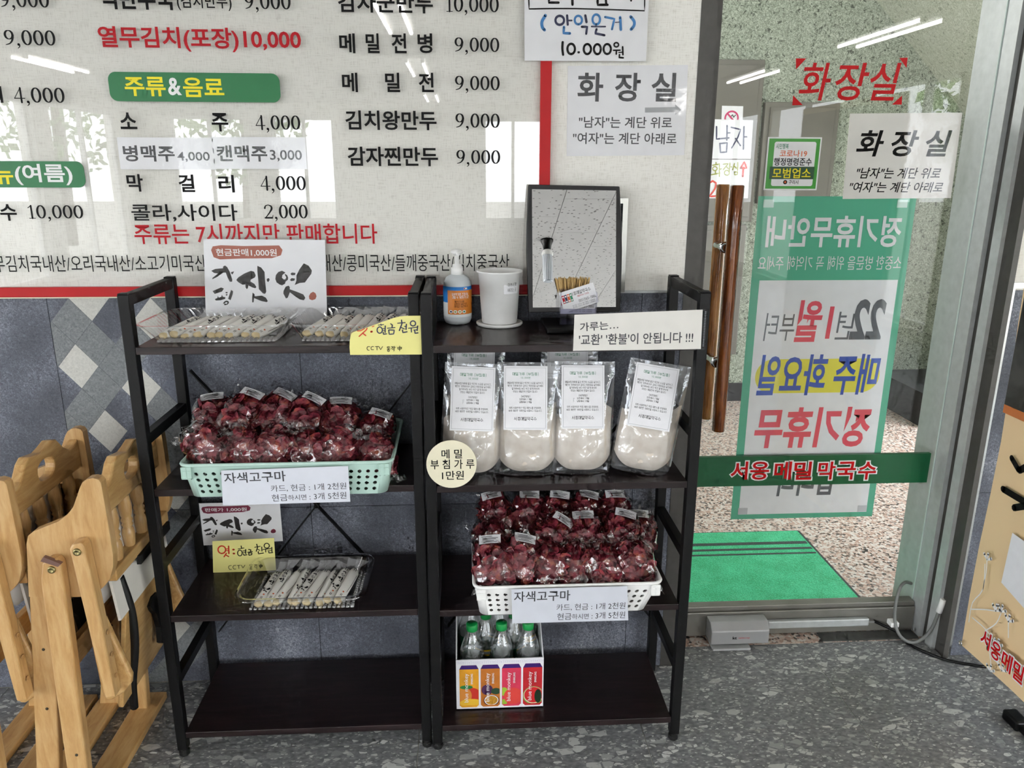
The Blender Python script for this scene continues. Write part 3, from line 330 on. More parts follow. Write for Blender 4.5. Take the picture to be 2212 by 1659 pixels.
def ribbon(pts, wd, closed=False):
    """smooth centre line -> flat outline polygon with round ends; wd number or list"""
    P = [Vector((x, y)) for x, y in pts]; n = len(P)
    W = wd if isinstance(wd, list) else [wd] * n
    Q = []; WW = []
    for i in range(n - 1):
        p0, p1, p2, p3 = P[max(i - 1, 0)], P[i], P[i + 1], P[min(i + 2, n - 1)]
        a0 = (p1 - p0).normalized() if p1 != p0 else (p2 - p1).normalized(); a1 = (p2 - p1).normalized()
        k = 3 if (p2 - p1).length > 0 and n > 2 else 1
        t1 = (p2 - p0) * .5; t2 = (p3 - p1) * .5
        if a0.dot(a1) < .55: t1 = (p2 - p1) * .5
        if i + 2 < n and (p3 - p2).length > 0 and a1.dot((p3 - p2).normalized()) < .55: t2 = (p2 - p1) * .5
        for j in range(k):
            t = j / k; h = (2 * t**3 - 3 * t**2 + 1, t**3 - 2 * t**2 + t, -2 * t**3 + 3 * t**2, t**3 - t**2)
            Q.append(p1 * h[0] + t1 * h[1] + p2 * h[2] + t2 * h[3]); WW.append(W[i] + (W[i + 1] - W[i]) * t)
    Q.append(P[-1]); WW.append(W[-1])
    return Q, WW
def stroke_mb(mb, pts, wd, M):
    Q, WW = ribbon(pts, wd)
    V = []; F = []
    for i, q in enumerate(Q):
        d = Q[min(i + 1, len(Q) - 1)] - Q[max(i - 1, 0)]
        if d.length < 1e-9: d = Vector((1, 0))
        d.normalize(); nr = Vector((-d.y, d.x)); h = WW[i] / 2
        V += [q + nr * h, q - nr * h]
        if i: F.append((2 * i - 2, 2 * i - 1, 2 * i + 1, 2 * i))
    for q, h in ((Q[0], WW[0] / 2), (Q[-1], WW[-1] / 2)):
        b = len(V); V += [q + Vector((math.cos(2 * PI * k / 8), math.sin(2 * PI * k / 8))) * h for k in range(8)]
        F.append(tuple(range(b, b + 8)))
    mb.add([M @ Vector((v.x, v.y, 0)) for v in V], F, False)
def strokes(parent, lst, y, pal, name='lettering', M=None):
    by = {}
    for pts, wd, c in lst: by.setdefault(c, []).append((pts, wd))
    for i, (c, L) in enumerate(by.items()):
        mb = MB()
        for j, (pts, wd) in enumerate(L): stroke_mb(mb, pts, wd, M or MW(0, y - .00002 * (j + 1) - .0001 * i, 0))
        mb.ob(name, pal[c], parent)
# serif figures for the menu prices
def E_(cx, cy, rx, ry, n=14): return [(cx + rx * math.cos(PI / 2 + 2 * PI * k / n), cy + ry * math.sin(PI / 2 + 2 * PI * k / n)) for k in range(n + 1)]
SERIF = {
 '0': (.5, [(E_(.24, .5, .17, .46), [.05 + .09 * abs(math.sin(2 * PI * k / 14)) for k in range(15)])]),
 '1': (.4, [([(.2, .02), (.2, .95)], .11), ([(.06, .80), (.2, .95)], .05), ([(.06, .02), (.34, .02)], .04)]),
 '2': (.5, [([(.06, .74), (.1, .9), (.24, .97), (.38, .88), (.4, .7), (.28, .42), (.06, .04)], [.11, .07, .05, .1, .13, .08, .05]), ([(.05, .05), (.4, .05)], .1), ([(.4, .05), (.45, .22)], .04)]),
 '3': (.5, [([(.07, .8), (.15, .94), (.27, .96), (.36, .85), (.33, .64), (.18, .53)], [.09, .05, .05, .11, .1, .04]), ([(.18, .53), (.34, .46), (.4, .26), (.27, .05), (.12, .03), (.05, .16)], [.04, .09, .13, .06, .05, .1])]),
 '4': (.5, [([(.32, .02), (.32, .95)], .11), ([(.32, .95), (.03, .28)], .04), ([(.03, .28), (.47, .28)], .05)]),
 '9': (.5, [(E_(.23, .68, .16, .28, 12), [.04 + .09 * abs(math.sin(2 * PI * k / 12)) for k in range(13)]), ([(.4, .66), (.36, .36), (.24, .12), (.06, .03)], [.13, .11, .07, .04])]),
 ',': (.24, [([(.09, .05), (.1, .04)], .14), ([(.13, .06), (.13, -.08), (.05, -.2)], [.07, .06, .03])]),
 '.': (.24, [([(.09, .05), (.1, .04)], .14)])}
def serif(parent, st, cx, cz, wd, ht, y, mat):
    adv = sum(SERIF[c][0] for c in st); sx = wd / adv; mb = MB(); x = cx - wd / 2
    for c in st:
        a, S = SERIF[c]
        for j, (pts, ww) in enumerate(S):
            k = (sx + ht) / 2 * .95
            W = [q * k for q in ww] if isinstance(ww, list) else ww * k
            stroke_mb(mb, [(x + px * sx, cz - ht / 2 + py * ht) for px, py in pts], W, MW(0, y - .00003 * j, 0))
        x += a * sx
    return mb.ob('lettering', mat, parent)

# ---------------------------------------------------------------- materials
MATS = {}
def nodes(name):
    m = bpy.data.materials.new(name); m.use_nodes = True; nt = m.node_tree
    return m, nt, nt.nodes['Principled BSDF']
def nd(nt, typ, **kw):
    n = nt.nodes.new('ShaderNode' + typ)
    for k, v in kw.items():
        if k == 'at':
            for a, b in v.items(): setattr(n, a, b)
            continue
        s = n.inputs[k if not k.startswith('i') or not k[1:].isdigit() else int(k[1:])]
        if isinstance(v, bpy.types.NodeSocket): nt.links.new(v, s)
        else: s.default_value = v
    return n
def coords(nt, kind='Object', scale=(1, 1, 1), rot=(0, 0, 0)):
    tc = nd(nt, 'TexCoord')
    mp = nd(nt, 'Mapping', Vector=tc.outputs[kind]); mp.inputs['Scale'].default_value = scale; mp.inputs['Rotation'].default_value = rot
    return mp.outputs[0]
def ramp(nt, fac, stops, interp='LINEAR'):
    r = nd(nt, 'ValToRGB', Fac=fac); e = r.color_ramp; e.interpolation = interp
    while len(e.elements) < len(stops): e.elements.new(.5)
    for el, (p, c) in zip(e.elements, stops): el.position = p; el.color = srgb(c) if isinstance(c, str) else c
    return r.outputs[0]
def pm(name, col, rough=.5, metal=0, spec=.5, noise_=0, nscale=30, bump=0, bscale=200, coat=0, emit=0):
    if name in MATS: return MATS[name]
    m, nt, b = nodes(name); c = srgb(col) if isinstance(col, str) else col
    b.inputs['Roughness'].default_value = rough; b.inputs['Metallic'].default_value = metal
    b.inputs['Specular IOR Level'].default_value = spec; b.inputs['Coat Weight'].default_value = coat
    b.inputs['Base Color'].default_value = c
    v = coords(nt)
    n = nd(nt, 'TexNoise', Vector=v, Scale=nscale, Detail=4.0)
    k = noise_ or .03
    lo = tuple(max(0, x * (1 - k)) for x in c[:3]) + (1,); hi = tuple(min(1, x * (1 + k)) for x in c[:3]) + (1,)
    nt.links.new(ramp(nt, n.outputs[0], [(.3, lo), (.7, hi)]), b.inputs['Base Color'])
    if bump:
        n2 = nd(nt, 'TexNoise', Vector=v, Scale=bscale, Detail=3.0)
        bp = nd(nt, 'Bump', Height=n2.outputs[0], Strength=bump, Distance=.002); nt.links.new(bp.outputs[0], b.inputs['Normal'])
    if emit: b.inputs['Emission Color'].default_value = c; b.inputs['Emission Strength'].default_value = emit
    MATS[name] = m; return m
def film(name, tint=(.97, .97, .97, 1), base=.03, rough=.06, bump=0, bscale=40, ior=1.5, gl=1.0, gcol=(1, 1, 1, 1), vor=False, diff=0):
    """thin clear sheet: see-through, Fresnel-reflecting"""
    m, nt, b = nodes(name); nt.nodes.remove(b); out = nt.nodes['Material Output']
    lw = nd(nt, 'LayerWeight', Blend=.5)
    p5 = nd(nt, 'Math', i0=lw.outputs['Facing'], i1=5.0, at={'operation': 'POWER'})
    fr = nd(nt, 'Math', i0=p5.outputs[0], i1=.96, i2=((ior - 1) / (ior + 1)) ** 2, at={'operation': 'MULTIPLY_ADD'})
    tr = nd(nt, 'BsdfTransparent', Color=tint); g = nd(nt, 'BsdfGlossy', Color=gcol, Roughness=rough)
    mad = nd(nt, 'Math', i0=fr.outputs[0], i1=gl, i2=base, at={'operation': 'MULTIPLY_ADD', 'use_clamp': True})
    if bump:
        v = coords(nt)
        if vor:
            a = nd(nt, 'TexVoronoi', Vector=v, Scale=bscale, at={'feature': 'F1'}); n2 = nd(nt, 'TexNoise', Vector=v, Scale=bscale * .6, Detail=2.0)
            h = nd(nt, 'Math', i0=a.outputs[0], i1=n2.outputs[0], at={'operation': 'ADD'}).outputs[0]
        else:
            h = nd(nt, 'TexNoise', Vector=v, Scale=bscale, Detail=3.0).outputs[0]
        bp = nd(nt, 'Bump', Height=h, Strength=bump, Distance=.01)
        nt.links.new(bp.outputs[0], g.inputs['Normal']); nt.links.new(bp.outputs[0], lw.inputs['Normal'])
    sh = tr.outputs[0]
    if diff:
        df = nd(nt, 'BsdfDiffuse', Color=gcol); sh = nd(nt, 'MixShader', Fac=diff, i1=sh, i2=df.outputs[0]).outputs[0]
    mx = nd(nt, 'MixShader', Fac=mad.outputs[0], i1=sh, i2=g.outputs[0])
    nt.links.new(mx.outputs[0], out.inputs[0]); MATS[name] = m; return m
def m_dado():
    m, nt, b = nodes('slate_tile'); v = coords(nt)
    n = nd(nt, 'TexNoise', Vector=v, Scale=170.0, Detail=5.0, Distortion=1.4); n2 = nd(nt, 'TexNoise', Vector=v, Scale=5.0, Detail=3.0)
    f = nd(nt, 'Math', i0=n.outputs[0], i1=n2.outputs[0], at={'operation': 'MULTIPLY'}).outputs[0]
    nt.links.new(ramp(nt, f, [(.1, '#3d4049'), (.25, '#5a5e69'), (.36, '#7d818d'), (.5, '#adb1ba')]), b.inputs['Base Color'])
    b.inputs['Roughness'].default_value = .62
    bp = nd(nt, 'Bump', Height=n.outputs[0], Strength=.25, Distance=.001); nt.links.new(bp.outputs[0], b.inputs['Normal'])
    return m
def m_flat_tile(name, a, c):
    m, nt, b = nodes(name); v = coords(nt)
    n = nd(nt, 'TexNoise', Vector=v, Scale=150.0, Detail=4.0, Distortion=1.2)
    nt.links.new(ramp(nt, n.outputs[0], [(.3, a), (.7, c)]), b.inputs['Base Color']); b.inputs['Roughness'].default_value = .6
    return m
def m_linen(name, a, c, rough=.7):
    m, nt, b = nodes(name)
    v = coords(nt, scale=(12, 1, 160)); v2 = coords(nt, scale=(160, 1, 14))
    n = nd(nt, 'TexNoise', Vector=v, Scale=3.0, Detail=4.0); n2 = nd(nt, 'TexNoise', Vector=v2, Scale=3.0, Detail=4.0)
    f = nd(nt, 'Math', i0=n.outputs[0], i1=n2.outputs[0], at={'operation': 'ADD'}).outputs[0]
    nt.links.new(ramp(nt, f, [(.75, a), (1.0, c), ]), b.inputs['Base Color']); b.inputs['Roughness'].default_value = rough
    bp = nd(nt, 'Bump', Height=f, Strength=.12, Distance=.001); nt.links.new(bp.outputs[0], b.inputs['Normal'])
    return m
def m_terrazzo():
    m, nt, b = nodes('stone_chip_tile'); v = coords(nt, scale=(1, 1.7, 1), rot=(0, 0, .5))
    d = nd(nt, 'TexNoise', Vector=v, Scale=14.0, Detail=2.0); ds = nd(nt, 'VectorMath', i0=d.outputs['Color'], i1=(.012, .012, .012), at={'operation': 'MULTIPLY'})
    vv = nd(nt, 'VectorMath', i0=v, i1=ds.outputs[0], at={'operation': 'ADD'}).outputs[0]
    base = nd(nt, 'TexNoise', Vector=v, Scale=60.0, Detail=6.0)
    col = ramp(nt, base.outputs[0], [(.3, '#626467'), (.55, '#808284'), (.75, '#9fa1a2')])
    for sc, th, lo, hi, ed in ((28., .86, '#8b8e8f', '#cdcfcc', .07), (55., .82, '#86898a', '#dcdedb', .10), (115., .76, '#7a7d7e', '#d2d4d1', .12)):
        vo = nd(nt, 'TexVoronoi', Vector=vv, Scale=sc); ve = nd(nt, 'TexVoronoi', Vector=vv, Scale=sc, at={'feature': 'DISTANCE_TO_EDGE'})
        sep = nd(nt, 'SeparateColor', Color=vo.outputs['Color'])
        pick = nd(nt, 'Math', i0=sep.outputs[0], i1=th, at={'operation': 'GREATER_THAN'})
        inn = nd(nt, 'Math', i0=ve.outputs[0], i1=ed, at={'operation': 'GREATER_THAN'})
        f = nd(nt, 'Math', i0=pick.outputs[0], i1=inn.outputs[0], at={'operation': 'MULTIPLY'})
        cc = ramp(nt, sep.outputs[1], [(0., lo), (1., hi)])
        mx = nd(nt, 'MixRGB', Fac=f.outputs[0], Color1=col, Color2=cc); col = mx.outputs[0]
    nt.links.new(col, b.inputs['Base Color']); b.inputs['Roughness'].default_value = .42
    return m
def m_granite():
    m, nt, b = nodes('pink_granite'); v = coords(nt)
    vo = nd(nt, 'TexVoronoi', Vector=v, Scale=110.0); sep = nd(nt, 'SeparateColor', Color=vo.outputs['Color'])
    c = ramp(nt, sep.outputs[0], [(0., '#4a4644'), (.10, '#86766c'), (.25, '#bd9f8f'), (.5, '#d2bfb2'), (.75, '#dcd5cc')], 'CONSTANT')
    nt.links.new(c, b.inputs['Base Color']); b.inputs['Roughness'].default_value = .3
    return m
def m_stucco(name='speckled_stucco', A='#6f7768', B='#98a08f', C='#c1c7b8', D='#4d5348'):
    m, nt, b = nodes(name); v = coords(nt)
    n = nd(nt, 'TexNoise', Vector=v, Scale=95.0, Detail=3.0, Distortion=1.5); n2 = nd(nt, 'TexNoise', Vector=v, Scale=45.0, Detail=3.0, Distortion=1.0)
    c1 = ramp(nt, n.outputs[0], [(.35, A), (.5, B), (.68, C)])
    f2 = ramp(nt, n2.outputs[0], [(.60, (0, 0, 0, 1)), (.66, (1, 1, 1, 1))])
    mx = nd(nt, 'MixRGB', Fac=f2, Color1=c1, Color2=srgb(D)); nt.links.new(mx.outputs[0], b.inputs['Base Color'])
    b.inputs['Roughness'].default_value = .8
    bp = nd(nt, 'Bump', Height=n.outputs[0], Strength=.5, Distance=.004); nt.links.new(bp.outputs[0], b.inputs['Normal'])
    return m
def m_wood(name, a, mid, c, scale=(6, 6, 1), rough=.38, coat=.0, sc=9.):
    m, nt, b = nodes(name); v = coords(nt, scale=scale)
    n = nd(nt, 'TexNoise', Vector=v, Scale=sc, Detail=7.0, Distortion=.6); n2 = nd(nt, 'TexNoise', Vector=v, Scale=sc * 7, Detail=2.0)
    f = nd(nt, 'Math', i0=n2.outputs[0], i1=.25, i2=n.outputs[0], at={'operation': 'MULTIPLY_ADD'}).outputs[0]
    nt.links.new(ramp(nt, f, [(.42, a), (.62, mid), (.82, c)]), b.inputs['Base Color'])
    b.inputs['Roughness'].default_value = rough; b.inputs['Coat Weight'].default_value = coat
    return m
def m_chips():
    m, nt, b = nodes('purple_chips'); v = coords(nt)
    n = nd(nt, 'TexNoise', Vector=v, Scale=55.0, Detail=3.0); n2 = nd(nt, 'TexNoise', Vector=v, Scale=260.0, Detail=3.0)
    f = nd(nt, 'Math', i0=n2.outputs[0], i1=.35, i2=n.outputs[0], at={'operation': 'MULTIPLY_ADD'}).outputs[0]
    nt.links.new(ramp(nt, f, [(.45, '#3a0d18'), (.58, '#6b1c2c'), (.72, '#8a2f3d'), (.88, '#a8543f')]), b.inputs['Base Color'])
    b.inputs['Roughness'].default_value = .5
    bp = nd(nt, 'Bump', Height=n2.outputs[0], Strength=.4, Distance=.001); nt.links.new(bp.outputs[0], b.inputs['Normal'])
    return m
def m_flour():
    m, nt, b = nodes('buckwheat_flour'); v = coords(nt)
    n = nd(nt, 'TexNoise', Vector=v, Scale=40.0, Detail=6.0)
    nt.links.new(ramp(nt, n.outputs[0], [(.35, '#d6c9ba'), (.65, '#e6dccf')]), b.inputs['Base Color']); b.inputs['Roughness'].default_value = .9
    bp = nd(nt, 'Bump', Height=n.outputs[0], Strength=.35, Distance=.004); nt.links.new(bp.outputs[0], b.inputs['Normal'])
    return m
def m_ceiling():
    m, nt, b = nodes('acoustic_tile'); v = coords(nt)
    vo = nd(nt, 'TexVoronoi', Vector=v, Scale=28.0); n = nd(nt, 'TexNoise', Vector=v, Scale=60.0, Detail=2.0)
    f = nd(nt, 'Math', i0=n.outputs[0], i1=.5, i2=vo.outputs[0], at={'operation': 'MULTIPLY_ADD'}).outputs[0]
    h = ramp(nt, f, [(.40, (0, 0, 0, 1)), (.48, (1, 1, 1, 1))])
    nt.links.new(ramp(nt, h, [(0., '#8f8b88'), (1., '#e4e1df')]), b.inputs['Base Color']); b.inputs['Roughness'].default_value = .9
    bp = nd(nt, 'Bump', Height=h, Strength=.6, Distance=.004); nt.links.new(bp.outputs[0], b.inputs['Normal'])
    return m
def m_mat():
    m, nt, b = nodes('green_mat_pile'); v = coords(nt)
    n = nd(nt, 'TexNoise', Vector=v, Scale=260.0, Detail=3.0); n2 = nd(nt, 'TexNoise', Vector=v, Scale=12.0, Detail=2.0)
    f = nd(nt, 'Math', i0=n2.outputs[0], i1=.4, i2=n.outputs[0], at={'operation': 'MULTIPLY_ADD'}).outputs[0]
    nt.links.new(ramp(nt, f, [(.45, '#1f9a5e'), (.85, '#4ed39a')]), b.inputs['Base Color']); b.inputs['Roughness'].default_value = .95
    bp = nd(nt, 'Bump', Height=n.outputs[0], Strength=.8, Distance=.006); nt.links.new(bp.outputs[0], b.inputs['Normal'])
    return m
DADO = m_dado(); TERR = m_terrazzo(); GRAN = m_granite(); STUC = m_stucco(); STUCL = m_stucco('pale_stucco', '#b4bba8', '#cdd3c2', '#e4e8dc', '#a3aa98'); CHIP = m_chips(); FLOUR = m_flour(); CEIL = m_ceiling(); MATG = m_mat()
WALLP = m_linen('linen_wall', '#dddad1', '#f0eee7'); BOARD = m_linen('linen_board', '#d8d5ce', '#ebe9e3')
LIGHTW = m_wood('light_wood', '#b48a54', '#c39b65', '#cda975', scale=(8, 8, 1.2), coat=.25)
LIGHTWY = m_wood('light_wood_cross', '#b38850', '#c49b62', '#d0ab74', scale=(8, 1.2, 8), coat=.2)
SHELF = m_wood('espresso_board', '#170f10', '#211718', '#2d2021', scale=(1.2, 9, 9), rough=.33, sc=7.)
HANDLE = m_wood('varnished_handle', '#4a2310', '#7a411c', '#9c5c2b', scale=(9, 9, .8), rough=.18, coat=.6)
HANDLE2 = m_wood('varnished_handle_pale', '#7c4a1e', '#a8692f', '#c98d4c', scale=(9, 9, .8), rough=.18, coat=.6)
GROUT = pm('grout', '#c9c7bf', .9); DGROUT = pm('dark_joint', '#2b2c2f', .9)
LT_D = m_flat_tile('pale_inlay', '#b9b8b2', '#cfcec7'); MD_D = m_flat_tile('grey_inlay', '#62666b', '#878b8c'); DK_D = m_flat_tile('slate_inlay', '#4b505c', '#6d7280')
BLACKM = pm('black_steel', '#0f0f10', .45, 0, .28, .1, 60, .1, 400); BLACKP = pm('black_plastic', '#0c0c0d', .4, 0, .3)
ALU = pm('brushed_aluminium', '#b9bdbd', .42, .25, .5, .08, 40); ALUD = pm('dark_aluminium', '#4d4b48', .5, .2, .5, .1, 40)
STEEL = pm('stainless', '#c9cac8', .18, 1.0); CHROME = pm('chrome', '#dadada', .08, 1.0)
RED = pm('red_strip', '#b80f16', .4, 0, .3); GREEN = pm('green_banner', '#14713f', .4); BANDG = pm('green_vinyl', '#0d5a34', .3)
INK = pm('black_ink', '#0e0e0f', .6, 0, .2); REDI = pm('red_ink', '#b3121f', .55, 0, .25); YELI = pm('yellow_ink', '#f2e21c', .5); WHTI = pm('white_ink', '#eeeeee', .5)
GRYI = pm('grey_ink', '#6a6d72', .5); NAVY = pm('navy_marker', '#20264f', .4); BLUE = pm('blue_marker', '#2e78b8', .4); DKGI = pm('charcoal_ink', '#3a3b40', .5)
VRED = pm('red_vinyl', '#c00710', .45, 0, .2); TEAL = pm('green_text', '#1f7d58', .5); ORNG = pm('orange_ink', '#d9622a', .5); ORED = pm('red_marker', '#d83a24', .45)
BLUI = pm('blue_ink', '#2f55b5', .5); PINKR = pm('coral_ink', '#ea5263', .5); OLIVE = pm('olive_marker', '#9da232', .5)
PAPER = pm('white_paper', '#e9e9ec', .55, bump=.05, bscale=300); PAPERB = pm('bluish_paper', '#d3d6df', .55); PAPERC = pm('cream_paper', '#e6dfc4', .6); YPAPER = pm('yellow_paper', '#ebe491', .6, noise_=.04, nscale=8); WARMP = pm('ivory_card', '#e9e6df', .5)
LAM = film('laminate', tint=(.995, .995, .995, 1), base=.0, gl=.4, rough=.06, bump=.05, bscale=18)
ACRYL = film('acrylic_sheet', tint=(.985, .985, .98, 1), base=.0, rough=.01)
GLASS = film('window_glass', tint=(.977, .983, .983, 1), base=.0, rough=.0, gl=.55)
TRAYP = film('clear_tray', tint=(.95, .95, .95, 1), base=.08, rough=.08, gl=1.3)
BAGP = film('cellophane', tint=(.94, .93, .93, 1), base=.035, rough=.10, bump=1.0, bscale=42, gl=1.4, vor=True)
POUCH = film('zip_pouch', tint=(.955, .96, .965, 1), base=.05, rough=.10, bump=.6, bscale=16, gl=1.4, diff=.06, gcol=(.9, .93, .97, 1))
PETM = film('bottle_plastic', tint=(.95, .96, .96, 1), base=.07, rough=.06, bump=.15, bscale=30, gl=1.5, diff=.05, gcol=(.95, .97, .97, 1))
BOXP = film('acrylic_box', tint=(.88, .88, .95, 1), base=.05, rough=.04, gl=1.3)
WPLAST = pm('white_plastic', '#f3f3f1', .4); MINT = pm('mint_plastic', '#b9d6cb', .38); FROST = pm('frosted_bottle', '#c9cfd2', .3); 
MIRROR = pm('mirror_glass', (.93, .93, .93, 1), .0, 1.0); GREYB = pm('grey_box', '#a5a6a6', .4, .3); STEELD = pm('grey_steel_door', '#6f6c63', .5, .2, .5, .06, 6)
WCLOTH = pm('white_cushion', '#e3ded6', .6, bump=.3, bscale=20); BEIGE = pm('beige_banner', '#f1d2a3', .5, noise_=.03, nscale=4); RUBBER = pm('black_rubber', '#0c0c0c', .6)
PURP = pm('violet_pad', '#6f5148', .7); TAPE = pm('clear_tape', '#bfe0d2', .3)

# ================================================================ the setting
def bx(name, x0, x1, y0, y1, z0, z1, mat, parent=None, bevel=0):
    return MB().box(x0, x1, y0, y1, z0, z1).ob(name, mat, parent, bevel=bevel)
CZ = 2.45
fl = struct(MB().box(-5.2, 4.0, -11.3, .30, -.2, -.0015).ob('floor', GROUT))
far = MB().box(-5.2, 4.0, -11.3, -2.092, -.003, 0).box(-5.2, -2.542, -2.09, .0, -.003, 0).box(2.862, 4.0, -2.09, .0, -.003, 0)
tag(far.ob('paving', TERR, fl), kind='stuff')
for i in range(9):
    x0 = -2.54 + .6 * i
    for y0, y1 in ((-.29, .09), (-.89, -.29), (-1.49, -.89), (-2.09, -1.49)):
        if y1 > 0 and not (.3 < x0 < 1.2): y1 = .0
        MB().box(x0 + .0011, x0 + .5989, y0 + .0011, y1 - .0011, -.003, 0).ob('tile', TERR, fl)
wb = MB().box(-5.2, .600, .0, .26, 1.145, CZ).box(1.478, 4.0, .0, .26, 1.145, CZ).box(.6, 1.478, .0, .26, 2.12, CZ)
wb.box(-5.2, .600, .004, .26, 0, 1.145, mi=1).box(1.478, 4.0, .004, .26, 0, 1.145, mi=1)
wback = struct(wb.ob('wall_back', [WALLP, DGROUT]))
def clip(poly, x0, x1, z0, z1):
    def cut(P, f, g):
        Q = []
        for i in range(len(P)):
            a, b = P[i - 1], P[i]; fa, fb = f(a), f(b)
            if (fa >= 0) != (fb >= 0):
                t = fa / (fa - fb); Q.append((a[0] + (b[0] - a[0]) * t, a[1] + (b[1] - a[1]) * t))
            if fb >= 0: Q.append(b)
        return Q
    for f in (lambda p: p[0] - x0, lambda p: x1 - p[0], lambda p: p[1] - z0, lambda p: z1 - p[1]):
        poly = cut(poly, f, None)
        if len(poly) < 3: return None
    return poly
ED = [-3.46, -3.16, -2.86, -2.56, -2.26, -1.967, -1.665, -1.365, -1.063, -.755, -.44, -.138, .164, .465, .598]
for a, b in list(zip(ED, ED[1:])) + [(1.480, 1.78), (1.78, 2.08), (2.08, 2.38), (2.38, 2.68)]:
    for z0, z1 in ((0.001, .549), (.549, 1.145)):
        tl = MB().box(a + .0008, b - .0008, .0, .004, z0 + .0008, z1 - .0008).ob('tile', DADO, wback)
        if abs(a + 1.063) < .01:
            for i in range(-3, 6):
                for j in range(-20, 2):
                    if (i + j) % 2: continue
                    key = (i, j)
                    if key in ((0, 0), (-1, -3), (3, -1), (2, -4), (0, -6), (-2, -10), (3, -9), (1, -13), (2, 0 - 16)): mt = LT_D
                    elif (i * 7 + j * 13) % 5 in (0, 3) or key in ((0, -2), (3, -5), (0, -8)): mt = MD_D
                    elif (i * 5 + j * 3) % 4 == 0: mt = DK_D
                    else: continue
                    cx, cz = -.958 + i * .0507, 1.138 + j * .0596
                    P = clip([(cx - .0502, cz), (cx, cz - .059), (cx + .0502, cz), (cx, cz + .059)], a + .001, b - .001, z0 + .001, z1 - .001)
                    if P: MB().plate([P], .0006, MW(0, .0, 0)).ob('inlay', mt, tl)
struct(bx('trim_1', -5.2, .598, -.004, .0, 1.1435, 1.150, ALU))
struct(bx('trim_2', 1.478, 4.0, -.005, .0, 1.150, 1.166, STEEL))
struct(bx('trim_3', 1.474, 1.486, -.008, .01, 0, 1.166, STEEL))
t4 = struct(bx('trim_4', .20, .398, -.006, -.0005, 1.150, 1.375, DADO))
MB().box(.398, .411, -.03, -.0005, 1.150, 1.388).box(.2, .398, -.03, -.0005, 1.375, 1.388).ob('edging', STEEL, t4)
# hall shell
def side_wall(name, x0, x1, wins, k0):
    m = MB().box(x0, x1, -11.5, .26, 0, .08).box(x0, x1, -11.5, .26, 2.25, CZ)
    ys = [-11.5] + [v for p in wins for v in p] + [.26]
    for k in range(0, len(ys), 2): m.box(x0, x1, ys[k], ys[k + 1], .08, 2.25)
    struct(m.ob(name, WALLP)); xm = (x0 + x1) / 2
    for k, (a, b) in enumerate(wins):
        f = MB().box(xm - .03, xm + .03, a, b, .08, .13).box(xm - .03, xm + .03, a, b, 2.2, 2.25)
        for y in (a, (a + b) / 2 - .025, b - .05): f.box(xm - .03, xm + .03, y, y + .05, .13, 2.2)
        wn = struct(f.ob('window_%d' % (k0 + k), WPLAST))
        for y in (a + .05, (a + b) / 2 + .025): bx('pane', xm - .002, xm + .002, y, y + (b - a) / 2 - .075, .13, 2.2, GLASS, wn)
side_wall('wall_left', -5.4, -5.2, [(-10.6, -8.6), (-8.2, -6.2), (-5.8, -3.8), (-3.2, -1.2)], 6)
side_wall('wall_right', 4.0, 4.2, [(-10.8, -8.6), (-8.3, -6.1), (-5.8, -3.6), (-3.3, -1.1)], 10)
cl = struct(MB().box(-5.4, 4.2, -11.5, .26, CZ + .012, CZ + .1).ob('ceiling', CEIL))
tag(MB().box(-5.2, -1.203, -11.3, 0, CZ, CZ + .01).box(1.803, 4.0, -11.3, 0, CZ, CZ + .01).box(-1.2, 1.8, -11.3, -5.71, CZ, CZ + .01).box(-1.2, 1.8, -2.09, 0, CZ, CZ + .01).ob('panelling', CEIL, cl), kind='stuff')
for i in range(10):
    for j in range(6):
        x0 = -1.2 + .3 * i; y0 = -5.7 + .6 * j + (.3 if i % 2 else 0)
        MB().box(x0 + .002, x0 + .298, y0 + .002, y0 + .598, CZ, CZ + .01).ob('tile', CEIL, cl)
# rear wall with a band of windows
WX = [(-4.7, -3.5), (-3.1, -2.1), (.3, 1.3)]
rw = MB().box(-5.4, 4.2, -11.5, -11.3, 0, .6).box(-5.4, 4.2, -11.5, -11.3, 2.25, CZ)
xs = [-5.4] + [v for p in WX for v in p] + [4.2]
for k in range(0, len(xs), 2): rw.box(xs[k], xs[k + 1], -11.5, -11.3, .6, 2.25)
struct(rw.ob('wall_rear', WALLP))
for k, (a, b) in enumerate(WX):
    f = MB().box(a, b, -11.42, -11.36, .6, .65).box(a, b, -11.42, -11.36, 2.2, 2.25)
    for x in (a, (a + b) / 2 - .025, b - .05): f.box(x, x + .05, -11.42, -11.36, .65, 2.2)
    wn = struct(f.ob('window_%d' % (k + 1), WPLAST))
    for x in (a + .05, (a + b) / 2 + .025): bx('pane', x, x + (b - a) / 2 - .075, -11.392, -11.388, .65, 2.2, GLASS, wn)
